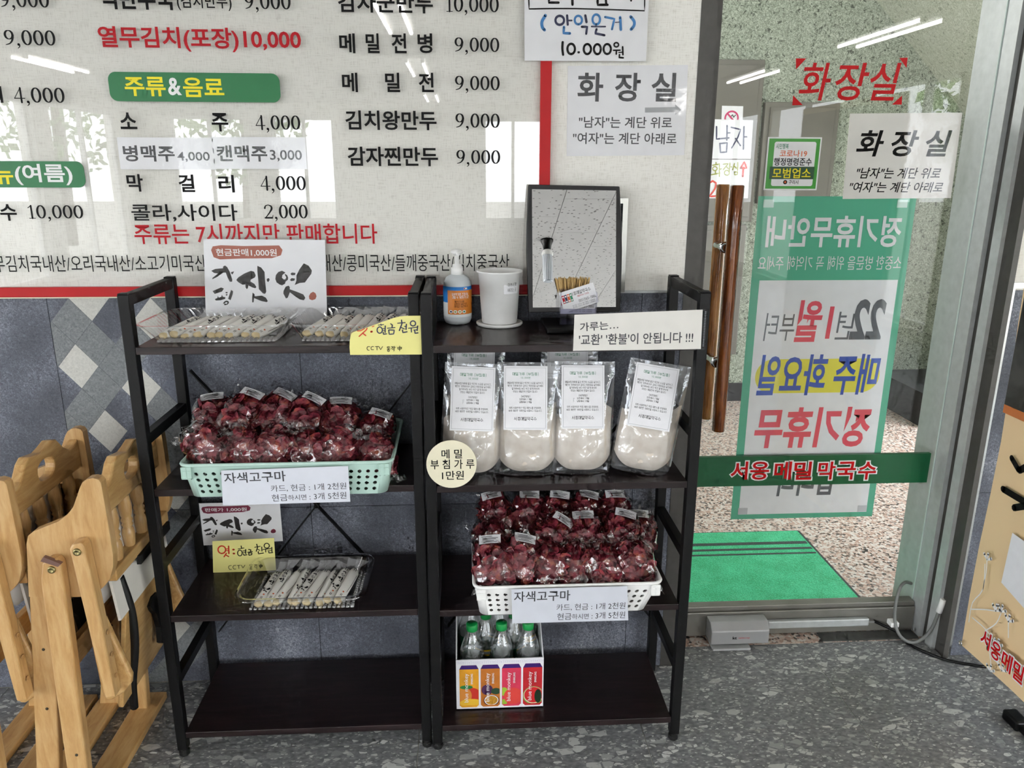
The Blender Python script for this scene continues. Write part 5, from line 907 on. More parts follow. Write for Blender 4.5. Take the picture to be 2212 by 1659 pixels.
# ================================================================ bags of dried purple sweet potato
def spw(c, e): return math.copysign(abs(c) ** e, c)
def chip_bag(seed, name='chip_bag'):
    rnd = random.Random(seed); o = thing(name, (0, 0, 0), 'x', 'snack bag')
    A, B, Cc = .043, .060, .029
    n1, n2 = 22, 14; V = []; F = []
    off = Vector((seed * 3.1, seed * 1.7, 0))
    for j in range(n2 + 1):
        ph = -PI / 2 + PI * j / n2
        for i in range(n1):
            th = 2 * PI * i / n1
            p = Vector((A * spw(math.cos(ph), .55) * spw(math.cos(th), .6), B * spw(math.sin(ph), .75), Cc * spw(math.cos(ph), .8) * spw(math.sin(th), .8)))
            d = noise.noise(p * 38 + off) * .006 + noise.noise(p * 90 + off) * .003
            V.append(p * (1 + d / .04))
    for j in range(n2):
        for i in range(n1): F.append((j * n1 + i, j * n1 + (i + 1) % n1, (j + 1) * n1 + (i + 1) % n1, (j + 1) * n1 + i))
    m = MB(); m.add(V, F, True)
    # crimped seals at both ends, wavy
    for s in (-1, 1):
        n = 12; W = []
        for k in range(n + 1):
            x = (k / n - .5) * .092
            for t in (0, 1): W.append((x * (1 + .06 * t), s * (B * .88 + t * rnd.uniform(.012, .022) + .004 * math.cos(k)), .004 * math.sin(k * 2.1 + seed) * (1 + t)))
        m.add(W, [(2 * k, 2 * k + 1, 2 * k + 3, 2 * k + 2) for k in range(n)], True)
    m.ob('film', BAGP, o, True)
    c = MB()
    for k in range(105):
        ph = math.asin(rnd.uniform(-.98, .98)); th = rnd.uniform(0, 2 * PI); f = rnd.uniform(.66, .86)
        p = Vector((A * f * spw(math.cos(ph), .55) * spw(math.cos(th), .6), B * f * spw(math.sin(ph), .75), Cc * f * spw(math.cos(ph), .8) * spw(math.sin(th), .8)))
        nrm = Vector((p.x / A**2, p.y / B**2, p.z / Cc**2)).normalized()
        nrm = (nrm + Vector((rnd.uniform(-1, 1), rnd.uniform(-1, 1), rnd.uniform(-1, 1))) * .75).normalized()
        q = nrm.to_track_quat('Z', 'Y').to_matrix(); R = rnd.uniform(.009, .016); bend = rnd.uniform(-.35, .45)
        vs_ = [p + q @ Vector((0, 0, bend * R * .4))]
        for t in range(8):
            an = 2 * PI * t / 8; rr = R * rnd.uniform(.85, 1.1); vs_.append(p + q @ Vector((rr * math.cos(an), rr * math.sin(an), bend * R * math.cos(2 * an) * .7)))
        c.add(vs_, [(0, 1 + t, 1 + (t + 1) % 8) for t in range(8)], False)
    c.lathe([(0, -B * .72), (A * .5, -B * .6), (A * .68, 0), (A * .5, B * .6), (0, B * .72)], n=10, M=Matrix.Diagonal((1, 1, Cc / A, 1)) @ Matrix.Rotation(PI / 2, 4, 'X'))
    tag(c.ob('chips', CHIP, o, True), kind='stuff')
    L = MB(); n = 8
    for k in range(n + 1):
        x = (k / n - .5) * .048; zc = Cc * .95 * (1 - (x / .06) ** 2)
        L.v += [(x, .034, zc * .9 + .001), (x, .056, zc * .62)]
        if k: L.f.append([2 * k - 2, 2 * k, 2 * k + 1, 2 * k - 1]); L.sm.append(True); L.mi.append(0)
    lb = L.ob('label', PAPER, o, True)
    bars = MB()
    for vv, u0, u1 in ((.0515, .1, .62), (.0475, .15, .9), (.0445, .15, .8), (.0405, .3, .7), (.0375, .2, .85)):
        q = (vv - .034) / .022; W = []
        for k in range(5):
            x = (u0 + (u1 - u0) * k / 4 - .5) * .046; zc = Cc * .95 * (1 - (x / .06) ** 2); za = zc * .9 + .001; zb_ = zc * .62; z_ = za + (zb_ - za) * q + .0012
            W += [(x, vv - .0006, z_), (x, vv + .0006, z_ - .0006)]
        bars.add(W, [(2 * k, 2 * k + 2, 2 * k + 3, 2 * k + 1) for k in range(4)])
    bars.ob('print', INK, lb, True)
    return o
PROTO = [chip_bag(k + 1) for k in range(4)]; used = set()
rb = random.Random(5)
def place_bag(k, x, y, z, lean, spin, tilt, label, group, sc=1.0, back=False):
    M = Matrix.Translation((x, y, z)) @ Matrix.Rotation(tilt, 4, 'Y') @ Matrix.Rotation(PI / 2 - lean, 4, 'X') @ Matrix.Rotation(spin, 4, 'Z') @ Matrix.Rotation(PI if back else 0, 4, 'Y') @ Matrix.Scale(sc * 1.1, 4)
    p = PROTO[k % 4]
    if k % 4 in used: return dup(p, M, label, group)
    used.add(k % 4); p.matrix_basis = M; p['label'] = label; p['group'] = group; return p
R_ = math.radians
GL, GR = 'purple chip bags in the mint basket', 'purple chip bags in the white basket'
ordn = ['first', 'second', 'third', 'fourth', 'fifth', 'sixth']
for i, (x, z, sp) in enumerate(((-.612, .873, 12), (-.540, .886, -18), (-.468, .882, -22), (-.398, .874, -20), (-.312, .858, 4), (-.232, .829, -12))):
    place_bag(i, x, -.195 - .008 * (i % 2), z, R_(48), R_(sp), R_(rb.uniform(-10, 10)), 'clear purple chip bag in mint basket, upper row, %s from the left' % ordn[i], GL, 1.03)
for i, (x, z, sp) in enumerate(((-.598, .836, 35), (-.520, .826, 28), (-.447, .828, -25), (-.380, .816, 14), (-.308, .823, -40), (-.216, .806, 10))):
    place_bag(i + 2, x, -.300 + .006 * (i % 2), z, R_(30), R_(sp), R_(rb.uniform(-12, 12)), 'clear purple chip bag in mint basket, front row, %s from the left' % ordn[i], GL, 1.0, True)
for i, (x, y) in enumerate(((-.57, -.2), (-.47, -.15), (-.37, -.2), (-.27, -.15))):
    place_bag(i + 1, x, y, .776, R_(80), R_(rb.uniform(-60, 60)), 0, 'bag of purple chips buried low in the mint basket, %s from the left' % ordn[i], GL)
for i, (x, z, sp) in enumerate(((.072, .570, 8), (.160, .568, -6), (.236, .566, -12), (.310, .566, -10), (.393, .564, 2))):
    place_bag(i + 1, x, -.120, z, R_(42), R_(sp), R_(rb.uniform(-6, 6)), 'clear purple chip bag in white basket, back row, %s from the left' % ordn[i], GR, 1.0)
for i, (x, y, z, sp) in enumerate(((.066, -.205, .532, 20), (.212, -.218, .546, -32), (.296, -.215, .546, -4), (.392, -.205, .545, -16), (.448, -.16, .520, -10))):
    place_bag(i, x, y, z, R_(48), R_(sp), R_(rb.uniform(-8, 8)), 'clear purple chip bag in white basket, middle row, %s from the left' % ordn[i], GR, 1.05, i == 0)
for i, (x, z, sp) in enumerate(((.054, .524, -4), (.126, .526, -8), (.195, .508, -28), (.262, .502, -22), (.335, .502, 22), (.415, .510, 12))):
    place_bag(i + 3, x, -.292, z, R_(45), R_(sp), R_(rb.uniform(-8, 8)), 'clear purple chip bag in white basket, front row, %s from the left' % ordn[i], GR, 1.02, i > 1)
for i, (x, y) in enumerate(((.09, -.2), (.18, -.14), (.27, -.2), (.37, -.14))):
    place_bag(i + 2, x, y, .447, R_(80), R_(rb.uniform(-60, 60)), 0, 'bag of purple chips buried low in the white basket, %s from the left' % ordn[i], GR)

# ================================================================ candy trays
def tray(x0, x1, y0, y1, zb, X0, X1, Y0, Y1, zt, label, ribs, rim=.012, rc=.03):
    o = thing('candy_tray', ((x0 + x1) / 2, (y0 + y1) / 2, zb), label, 'tray', 'clear plastic candy trays')
    def ringp(xa, xb, ya, yb, z, r, rib=0):
        P = []
        for cx_, cy_, a0 in ((xb - r, ya + r, -90), (xb - r, yb - r, 0), (xa + r, yb - r, 90), (xa + r, ya + r, 180)):
            for k in range(7):
                an = math.radians(a0 + 15 * k); P.append(Vector((cx_ + r * math.cos(an), cy_ + r * math.sin(an), z)))
        Q = []
        N = len(P)
        for i in range(N):
            a, b = P[i], P[(i + 1) % N]; n = max(1, int((b - a).length / .004)) if (b - a).length > .02 else 1
            for k in range(n): Q.append(a.lerp(b, k / n))
        if rib:
            c = Vector(((xa + xb) / 2, (ya + yb) / 2, z))
            for i, q in enumerate(Q):
                d = (q - c).normalized(); q += d * (rib * (1 if (i // 2) % 2 else -1))
        return Q
    base = ringp(X0, X1, Y0, Y1, zt, rc); n = len(base)
    def res(P):   # resample ring to n points
        Ls = [0]
        for i in range(len(P)): Ls.append(Ls[-1] + (P[(i + 1) % len(P)] - P[i]).length)
        out = []; j = 0
        for k in range(n):
            s = Ls[-1] * k / n
            while Ls[j + 1] < s: j += 1
            t = (s - Ls[j]) / max(Ls[j + 1] - Ls[j], 1e-9); out.append(P[j].lerp(P[(j + 1) % len(P)], t))
        return out
    rings = []
    for t in (0, .08, .3, .6, .92, 1):
        g = ringp(x0 + (X0 - x0) * t, x1 + (X1 - x1) * t, y0 + (Y0 - y0) * t, y1 + (Y1 - y1) * t, zb + .0008 + (zt - zb) * t, rc)
        g = res(g)
        if ribs and 0 < t < 1:
            c = Vector(((x0 + x1) / 2, (y0 + y1) / 2, 0))
            for i, q in enumerate(g):
                d = Vector((q.x - c.x, q.y - c.y, 0)).normalized(); q += d * (ribs if (i // 2) % 2 else -ribs)
        rings.append(g)
    rings.append(res(ringp(X0 - rim, X1 + rim, Y0 - rim, Y1 + rim, zt + .001, rc + rim)))
    rings.append(res(ringp(X0 - rim, X1 + rim, Y0 - rim, Y1 + rim, zt - .003, rc + rim)))
    m = MB()
    V = [p for r_ in rings for p in r_]; F = []
    for j in range(len(rings) - 1):
        for i in range(n): F.append((j * n + i, j * n + (i + 1) % n, (j + 1) * n + (i + 1) % n, (j + 1) * n + i))
    F.append(tuple(range(n))[::-1])
    m.add(V, F, not ribs); m.ob('shell', TRAYP, o)
    # bubble texture of the tray floor
    bm_ = MB(True); r_ = random.Random(int(x0 * 1000)); nx = int((x1 - x0) / .011); ny = int((y1 - y0) / .011)
    for i in range(nx):
        for j in range(ny):
            if 0 < i < nx - 1 and 0 < j < ny - 1 and j > 3: continue
            cx_ = x0 + .006 + (x1 - x0 - .012) * i / (nx - 1); cy_ = y0 + .006 + (y1 - y0 - .012) * j / (ny - 1); R = r_.uniform(.0045, .0065)
            bm_.lathe([(R, .0), (R * .9, R * .5), (R * .5, R * .9), (0, R)], (cx_, cy_, zb + .0012), 6)
    tag(bm_.ob('bubble_liner', film('bubble_%d' % int(x0 * 1000), tint=(.9, .9, .9, 1), base=.12, rough=.15, diff=.25, gcol=(.9, .9, .9, 1)), o), kind='stuff')
    return o
tray(-.700, -.432, -.268, -.062, 1.0778, -.738, -.416, -.279, -.045, 1.118, 'ribbed clear tray of wrapped candy at left of the top shelf', .0012, .006)
tray(-.378, -.146, -.268, -.062, 1.0778, -.400, -.136, -.279, -.045, 1.118, 'ribbed clear tray of wrapped candy behind the curled yellow note', .0012, .004)
tray(-.546, -.286, -.296, -.120, .4092, -.563, -.268, -.311, -.103, .450, 'clear tray of wrapped candy alone on the lower left shelf', .0, .014)
CW = pm('candy_wrapper', '#efece4', .45, bump=.2, bscale=60); CAN = pm('candy_beige', '#e4cfa2', .5); TAILF = film('wrapper_tail', tint=(.95, .95, .95, 1), base=.08, rough=.15, bump=.6, bscale=60, diff=.22, gcol=(.92, .93, .95, 1))
def candy(kind=0):
    o = thing('candy_pack', (0, 0, 0), 'x', 'candy')
    L, W, T = .125, .0265, .013; m = MB(True); n = 10; V = []; F = []
    S = ((-.5, .75, .8), (-.46, .95, 1), (0, 1, 1), (.36, 1, .95), (.47, .7, .5), (.5, .45, .12))
    for s, w_, t_ in S:
        for k in range(n):
            a = 2 * PI * k / n; V.append((W / 2 * w_ * spw(math.cos(a), .5), L * s, T / 2 + T / 2 * t_ * spw(math.sin(a), .6)))
    for j in range(len(S) - 1):
        for k in range(n): F.append((j * n + k, j * n + (k + 1) % n, (j + 1) * n + (k + 1) % n, (j + 1) * n + k))
    m.add(V, F); m.ob('wrapper', CW, o, True)
    m = MB(True); m.lathe([(0, -.008), (.006, -.007), (.010, -.003), (.0108, .004), (.0108, .008)], n=12, M=Matrix.Translation((0, -L / 2 - .002, T * .5)) @ Matrix.Diagonal((1.05, 1, .62, 1)) @ Matrix.Rotation(-PI / 2, 4, 'X')); m.ob('candy_end', CAN, o, True)
    m = MB(); m.add([(-W * .45, L * .47, T * .5), (W * .45, L * .47, T * .5), (W * .25, L * .47 + .012, T * .6), (W * .70, L * .47 + .034, T * 1.9), (-W * .50, L * .47 + .030, T * 1.2), (-W * .3, L * .47 + .012, T * .75)], [(0, 1, 2, 5), (5, 2, 3, 4)], True); m.ob('film_tail', TAILF, o, True)
    m = MB(); Z = T + .0006; sh = lambda P, w_: stroke_mb(m, P, w_, Matrix.Translation((0, 0, Z)))
    for yy, sc_, P0, c0 in (((.037, .062, BRUSH[:8], (.17, .33)), (.013, .058, BRUSH[8:12], (.43, .37)), (-.014, .058, BRUSH[12:], (.78, .32))), ((.040, .060, BRUSH[:8], (.17, .33)), (.018, .054, BRUSH[8:12], (.43, .37))), ())[kind]:
        for P in P0: m.plate([[((u - c0[0]) * sc_, yy - (v - c0[1]) * sc_) for u, v in P]], 0, Matrix.Translation((0, 0, Z)))
    sh([(.0095, .036), (.0098, .0), (.0075, -.03)], .0009); sh([(-.004, .048), (-.0038, .056)], .0014); sh([(.001, .048), (.0012, .055)], .0014); sh([(-.003, -.043), (-.003, -.050)], .0012); sh([(.0, -.043), (.0, -.050)], .0012)
    m.ob('print', INK, o, True)
    m = MB(); m.box(-.006, -.002, -.0675, -.0665, .004, .0075); m.box(-.0025, .0015, -.036, -.032, Z - .0002, Z); m.ob('mark', ORNG, o, True)
    return o
NTH = ordn + ['seventh', 'eighth', 'ninth', 'tenth']
CPS = [candy(0), candy(1), candy(2)]; taken = set()
def put_candy(k, M, label, group):
    if k not in taken:
        taken.add(k); CPS[k].matrix_basis = M; CPS[k]['label'] = label; CPS[k]['group'] = group; return CPS[k]
    return dup(CPS[k], M, label, group)
rc_ = random.Random(3)
for g, xa, xb, yc, z, nn, spin, lab in (('candies in the left top tray', -.672, -.468, -.168, 1.0858, 9, -24, 'wrapped candy stick in the left top tray'), ('candies in the right top tray', -.350, -.172, -.168, 1.0858, 8, -18, 'wrapped candy stick in the top tray behind the yellow note'), ('candies in the lower tray', -.512, -.318, -.212, .4168, 9, -15, 'wrapped candy stick in the lower shelf tray')):
    for i in range(nn):
        x = xa + (xb - xa) * i / (nn - 1)
        M = Matrix.Translation((x, yc + rc_.uniform(-.006, .006), z + .004 + .001 * (i % 2))) @ Matrix.Rotation(R_(spin + rc_.uniform(-5, 5)), 4, 'Z') @ Matrix.Rotation(R_(9 + rc_.uniform(-2, 3)), 4, 'X') @ Matrix.Rotation(R_(rc_.uniform(10, 48)), 4, 'Y')
        put_candy((0, 1, 2, 0, 0, 2, 1, 0, 2)[i] if 'lower' in g else (1, 2, 1, 2, 2, 1, 1, 2, 1)[i], M, lab + ', ' + NTH[i] + ' from the left', g)

# ================================================================ pouches of buckwheat flour
def pouch_surface(fill, seed, inset, top):
    """pillow pouch, width .15, height .275; returns mesh builder (front and back grids)"""
    rnd = random.Random(seed); W, H, T = .150, .275, .036; nx, nz = 20, 26; m = MB(True)
    of = Vector((seed * 5.3, 0, seed * 2.1))
    for s in (-1, 1):
        V = []; F = []
        for j in range(nz + 1):
            v = j / nz * top; z = v * H
            wz = W * (1 - .05 * max(0, v - .5)) * (1 if v > .10 else .93 + .7 * v)
            for i in range(nx + 1):
                u = i / nx * 2 - 1
                edge = max(0, 1 - abs(u) ** 2.6)
                bulge = edge ** .6 * (1 - max(0, (v - .30) / .70) ** 1.3)
                if v < .16: bulge *= .55 + .45 * v / .16
                th = T * bulge + .0015
                x = u * (wz / 2 - inset)
                n_ = noise.noise(Vector((x, 0, z)) * 22 + of) * .007 * edge + noise.noise(Vector((x, s, z)) * 55 + of) * .003 * edge
                V.append((x, s * max(th - inset + n_, .0004), z))
        for j in range(nz):
            for i in range(nx):
                q = (j * (nx + 1) + i, j * (nx + 1) + i + 1, (j + 1) * (nx + 1) + i + 1, (j + 1) * (nx + 1) + i)
                F.append(q if s < 0 else q[::-1])
        m.add(V, F, True)
    return m
def flour_bag(seed):
    o = thing('flour_bag', (0, 0, 0), 'x', 'flour bag'); rnd = random.Random(seed)
    W, H, T = .150, .275, .036
    pouch_surface(1, seed, 0, 1).ob('pouch', POUCH, o, True)
    m = MB(True); nx, nz = 22, 20; of = Vector((seed * 2.7, 0, seed * 1.9))
    for s in (-1, 1):
        V = []; F = []
        for j in range(nz + 1):
            for i in range(nx + 1):
                u = i / nx * 2 - 1
                zb = .009 + .036 * abs(u) ** 3.4; zt = .160 + .03 * noise.noise(Vector((u * 1.3, seed, 0))) + .012 * noise.noise(Vector((u * 6, seed, 3))) + .012 * u
                z = zb + (zt - zb) * j / nz; v = z / H
                edge = max(0, 1 - abs(u) ** 2.6); bulge = edge ** .6 * (1 - max(0, (v - .30) / .70) ** 1.3)
                k = j / nz; bulge *= min(1, (1 - k) * 6 + .0) ** .5 * min(1, k * 5 + .15) ** .5
                x = u * (W / 2 - .0045); n_ = noise.noise(Vector((x, s, z)) * 30 + of) * .004 * edge
                V.append((x, s * max((T - .004) * bulge + n_, .0002), z))
        for j in range(nz):
            for i in range(nx):
                q = (j * (nx + 1) + i, j * (nx + 1) + i + 1, (j + 1) * (nx + 1) + i + 1, (j + 1) * (nx + 1) + i); F.append(q if s < 0 else q[::-1])
        m.add(V, F, True)
    m.ob('flour', FLOUR, o, True)
    for z in (.243, .248): MB().tube([(-.073, -.004, z), (.073, -.004, z)], .0009, 6).ob('zip_line', WPLAST if False else POUCH, o, True)
    # label card hung on the front
    ML = Matrix.Translation((-.006, -.0365, .118)) @ Matrix.Rotation(R_(-11), 4, 'X') @ Matrix.Rotation(PI / 2, 4, 'X')
    MB().plate([[(-.052, 0), (.052, 0), (.052, .152), (-.052, .152)]], .0008, ML).ob('label_card', PAPER, o, True)
    card = KIDS[o.name][-1]; F_ = lambda y: ML @ Matrix.Translation((0, y * .152, .0012))
    MB().plate([[(-.048, .004), (.048, .004), (.048, .148), (-.048, .148)], [(-.0476, .0044), (.0476, .0044), (.0476, .1476), (-.0476, .1476)]], 0, ML @ Matrix.Translation((0, 0, .0012))).ob('rule', GRYI, card, True)
    for st, y, wd, ht, mt_ in (('메밀가루 (부침용)', .875, .064, .0068, TEAL), ('10,000원', .815, .024, .0045, TEAL), ('메밀부침가루에 물과 약간의 소금을 넣으시고,', .735, .088, .0046, INK), ('개인의 기호에 따라 김치나 쪽파등을 넣으세요.', .69, .088, .0046, INK), ('밀가루부침 보다 약간 묽게 하시어', .645, .066, .0046, INK), ('맛있는 메밀전이 만들어 집니다.', .60, .060, .0046, INK), ('[보관방법]', .525, .022, .0044, INK), ('상온에서 1개월', .48, .030, .0044, INK), ('냉동에서 3개월', .435, .030, .0044, INK), ('저희 서옹면옥은 직접 제분소를 운영하며,', .345, .078, .0046, INK), ('바로 제분한 가루만을 사용하고 있습니다.', .30, .080, .0046, INK), ('서옹메밀막국수', .175, .054, .0078, INK)):
        stext(card, st, F_(y), wd, ht, mt_, .10, True)
    MB().plate([R4(.026, .018)], .0002, ML @ Matrix.Translation((0, .152, .0014))).ob('tape', LAM, card, True)
    return o
FB = [flour_bag(1), flour_bag(2)]
GF = 'zip pouches of buckwheat flour'
for k, (x, y, rz, ry, lab) in enumerate(((.004, -.252, 4, 4, 'flour pouch behind the round tag, leftmost in the front row'), (.142, -.250, -2, .5, 'upright flour pouch, second from the left in the front row'), (.276, -.248, 2, 1.5, 'flour pouch, third from the left in the front row'), (.418, -.258, -6, 9, 'flour pouch leaning right beside the glass door post'), (.012, -.112, 3, 3, 'flour pouch hidden behind the leftmost front pouch'), (.262, -.112, -2, 0, 'flour pouch hidden behind the third front pouch'))):
    M = Matrix.Translation((x, y, .7398 + (.0 if ry < 5 else .003) + (.014 if k > 3 else 0))) @ Matrix.Rotation(R_(rz), 4, 'Z') @ Matrix.Rotation(R_(ry), 4, 'Y') @ Matrix.Rotation(R_(-5), 4, 'X')
    if k < 2: FB[k].matrix_basis = M; FB[k]['label'] = 'clear ' + lab; FB[k]['group'] = GF
    else: dup(FB[k % 2], M, 'clear ' + lab, GF)

# ================================================================ top shelf of the right rack
TZ = 1.0775
def cylmap(cx, cy, z0, r, a0):
    """flat (x,y) -> wrapped on an upright cylinder; a0 = angle offset from facing the room"""
    return lambda x, y: Vector((cx + r * math.sin(a0 + x / r), cy - r * math.cos(a0 + x / r), z0 + y))
def cylpatch(cx, cy, r, a0, a1, z0, z1, n=16):
    m = MB(True)
    for k in range(n + 1):
        a = a0 + (a1 - a0) * k / n; m.v += [(cx + r * math.sin(a), cy - r * math.cos(a), z0), (cx + r * math.sin(a), cy - r * math.cos(a), z1)]
        if k: m.f.append([2 * k - 2, 2 * k, 2 * k + 1, 2 * k - 1]); m.sm.append(True); m.mi.append(0)
    return m
cx, cy = -.0225, -.062
s = thing('sanitizer_bottle', (cx, cy, TZ), 'translucent pump bottle with blue and orange label on the top shelf', 'bottle')
MB().lathe([(0, .0005), (.024, .0005), (.031, .004), (.0355, .014), (.0355, .095), (.034, .106), (.028, .118), (.018, .124), (.0135, .126), (.0135, .13)], (cx, cy, TZ), 32).ob('body', FROST, s)
MB().lathe([(.0135, .125), (.0150, .125), (.0150, .142), (.0125, .143), (.0115, .150), (.006, .151), (.005, .175), (0, .175)], (cx, cy, TZ), 24).ob('collar', WPLAST, s)
MB().lathe([(0, .172), (.006, .172), (.0165, .180), (.012, .186), (0, .189)], (cx, cy, TZ), 20).tube([(cx, cy, TZ + .180), (cx + .002, cy - .02, TZ + .180), (cx + .003, cy - .03, TZ + .175)], [.0055, .0045, .0035], 8).ob('pump_head', WPLAST, s)
rl = .0359
lb = cylpatch(cx, cy, rl, -1.5, 1.5, TZ + .022, TZ + .098, 24).ob('label', pm('label_white', '#dfe3e2', .4), s)
cylpatch(cx, cy, rl + .0003, -1.5, 1.5, TZ + .084, TZ + .098, 24).ob('label_blue', pm('label_blue', '#1477c8', .4), lb); cylpatch(cx, cy, rl + .0003, -1.5, -.72, TZ + .058, TZ + .084, 8).ob('label_blue', MATS['label_blue'], lb)
cylpatch(cx, cy, rl + .0005, -.72, 1.45, TZ + .029, TZ + .089, 20).ob('label_orange', pm('label_orange', '#cf7a22', .4), lb)
for st, xo, zo, wd, ht, mt_ in (('덜어먹기로 건강나눔', .008, .080, .044, .0065, WHTI), ('생활 속 거리두기 실천', .010, .0725, .046, .0065, WHTI), ('개인식기 사용', .005, .0615, .026, .0052, INK), ('공용음식 덜어 먹기', .009, .0555, .034, .0052, INK), ('테이블간 1m간격두기', .010, .0495, .036, .0052, INK)):
    stext(lb, st, (lambda f, xo: (lambda x, y: f(x + xo, y)))(cylmap(cx, cy, TZ + zo, rl + .0009, 0), xo), wd, ht, mt_, .13)
for k, c in enumerate((NAVY, OLIVE, OLIVE, TEAL)):
    f = cylmap(cx, cy, TZ + .036, rl + .0009, 0); f2_ = cylmap(cx, cy, TZ + .036, rl + .0012, 0)
    m = MB(); m.add([f(-.017 + .0115 * k + .0048 * math.cos(t * PI / 6), .0042 * math.sin(t * PI / 6)) for t in range(12)], [tuple(range(12))]); m.ob('icon', WHTI, lb)
    m = MB(); m.add([f2_(-.017 + .0115 * k + .0032 * math.cos(t * PI / 6), .0022 * math.sin(t * PI / 6)) for t in range(12)], [tuple(range(12))]); m.ob('icon', c, lb)
f = cylmap(cx, cy, TZ + .0935, rl + .0007, 0); m = MB(); m.add([f(x, y) for x, y in R4(.009, .004)], [(0, 1, 2, 3)]); m.v = [f(.022 + x, y) for x, y in R4(.010, .0045)]; m.ob('logo', WHTI, lb)
m = MB(); f = cylmap(cx, cy, TZ + .0935, rl + .0010, 0); m.add([f(.019 + x, y) for x, y in R4(.003, .003)], [(0, 1, 2, 3)]); m.ob('logo', VRED, lb)
cx, cy = .083, -.083
b = thing('waste_cup', (cx, cy, TZ), 'white plastic cup on a saucer for used toothpicks', 'cup')
MB().lathe([(0, .0005), (.056, .0005), (.0585, .004), (.0585, .008), (.054, .009), (.050, .006), (0, .006)], (cx, cy, TZ), 40).ob('saucer', WPLAST, b)
MB().lathe([(0, .0065), (.043, .0065), (.0445, .009), (.0525, .132), (.0570, .134), (.0575, .137), (.0555, .138), (.0515, .136), (.0435, .012), (0, .010)], (cx, cy, TZ), 40).ob('cup_body', WPLAST, b)
lp = cylpatch(cx, cy, .0508, .17, 1.00, TZ + .085, TZ + .117, 12).ob('label', PAPER, b)
for st, zo in (('이쑤시개', .1075), ('버리는 곳', .0945)): stext(lp, st, (lambda f: (lambda x, y: f(x, y)))(cylmap(cx, cy, TZ + zo, .0516, .62)), .027, .0085, INK, .10)
cx = .270
tl_ = R_(12); MM = Matrix.Translation((cx, -.112, 1.1135)) @ Matrix.Rotation(-tl_, 4, 'X') @ Matrix.Rotation(PI / 2, 4, 'X')
mr = thing('table_mirror', (cx, -.12, TZ), 'black framed tilting table mirror leaning on the top shelf', 'mirror')
out = [(-.115, 0), (.115, 0), (.1185, .08), (.1205, .15), (.119, .22), (.1145, .311), (-.114, .315), (-.1185, .22), (-.120, .15), (-.118, .08)]
MB().plate([out], .012, MM @ Matrix.Translation((0, 0, -.012))).ob('frame', pm('mirror_frame', '#17171a', .45), mr, bevel=.003)
MB().plate([[(-.105, .012), (.104, .012), (.105, .300), (-.105, .303)]], .001, MM).ob('mirror_pane', MIRROR, mr)
bx('base', cx - .079, cx + .08, -.208, -.052, TZ + .0005, TZ + .012, BLACKP, mr, .003)
MB().bar((cx, -.075, TZ + .01), (cx, -.085, 1.16), .03, .012, (0, 1, 0)).ob('stand', BLACKP, mr)
ch = thing('card_holder', (.272, -.128, TZ + .012), 'clear acrylic box of toothpicks and name cards before the mirror', 'holder')
x0, x1, y0, y1, z0 = .228, .318, -.160, -.092, TZ + .0125
MB().box(x0, x1, y0, y0 + .002, z0, z0 + .040).box(x0, x1, y1 - .002, y1, z0, z0 + .095).box(x0, x0 + .002, y0, y1, z0, z0 + .080).box(x1 - .002, x1, y0, y1, z0, z0 + .080).box(x0, x1, y0, y1, z0, z0 + .003).box(x0, x1, y0 + .028, y0 + .030, z0, z0 + .085).ob('box', BOXP, ch)
tp = MB(); rt = random.Random(2)
for k in range(150):
    px = rt.uniform(x0 + .008, x1 - .026); py = rt.uniform(y0 + .036, y1 - .006); tx = (px - .262) * .45 + rt.uniform(-.006, .006)
    tp.tube([(px, py, z0 + .035), (px + tx, py + rt.uniform(-.004, .006), z0 + .102 + rt.uniform(-.004, .005)), (px + tx * 1.05, py, z0 + .109 + rt.uniform(-.003, .003))], [.0011, .0011, .0003], 5)
o = tp.ob('toothpicks', pm('toothpick_wood', '#d9b679', .6)); tag(o, 'pale wooden toothpicks fanned in the clear box before the mirror', 'toothpicks', kind='stuff')
def name_card(x, y, z, ang, tilt, label, nlines=True):
    M = MW(x, y, z, R_(ang), R_(tilt)); r = thing('name_card', (x, y, z - .025), label, 'card', 'name cards in the holder')
    MB().plate([R4(.088, .05)], .0005, M).ob('card', PAPER, r); Mf = M @ Matrix.Translation((0, 0, .0008))
    stext(r, '서옹메밀막국수', Mf @ Matrix.Translation((.008, .013, 0)), .052, .0085, INK, .11); stext(r, '메밀막국수 전문점', Mf @ Matrix.Translation((.012, .0045, 0)), .030, .0036, REDI, .11)
    stext(r, '(031)565-7006', Mf @ Matrix.Translation((.019, -.0075, 0)), .044, .0065, INK, .13)
    for yy in (-.0150, -.0195): stext(r, '경기도 구리시 동구릉로 서옹빌딩', Mf @ Matrix.Translation((.008, yy, 0)), .058, .003, GRYI, .10)
    for q in range(4):
        MB().plate([[(-.040 + .0066 * q, -.004), (-.0342 + .0066 * q, -.004), (-.0342 + .0066 * q, .016), (-.040 + .0066 * q, .016)]], .0001, Mf).ob('emblem', (REDI, NAVY, ORNG, TEAL)[q], r)
        for e in (-.0005, .0118): MB().plate([circ(.0021, 8, -.0371 + .0066 * q, e)], 0, Mf @ Matrix.Translation((0, 0, .0004))).ob('emblem', WHTI, r)
name_card(.272, y0 + .0185, z0 + .050, 0, 4, 'white name card upright inside the clear holder')
name_card(.274, y0 + .010, z0 + .066, 17, 10, 'white name card tilted on top of the clear holder')
tag(MB().box(x0 + .0025, x1 - .0025, y0 + .0205, y0 + .0275, z0 + .026, z0 + .0755).ob('card_stack', PAPER), 'thin white stack of name cards inside the clear holder', 'cards', kind='stuff')

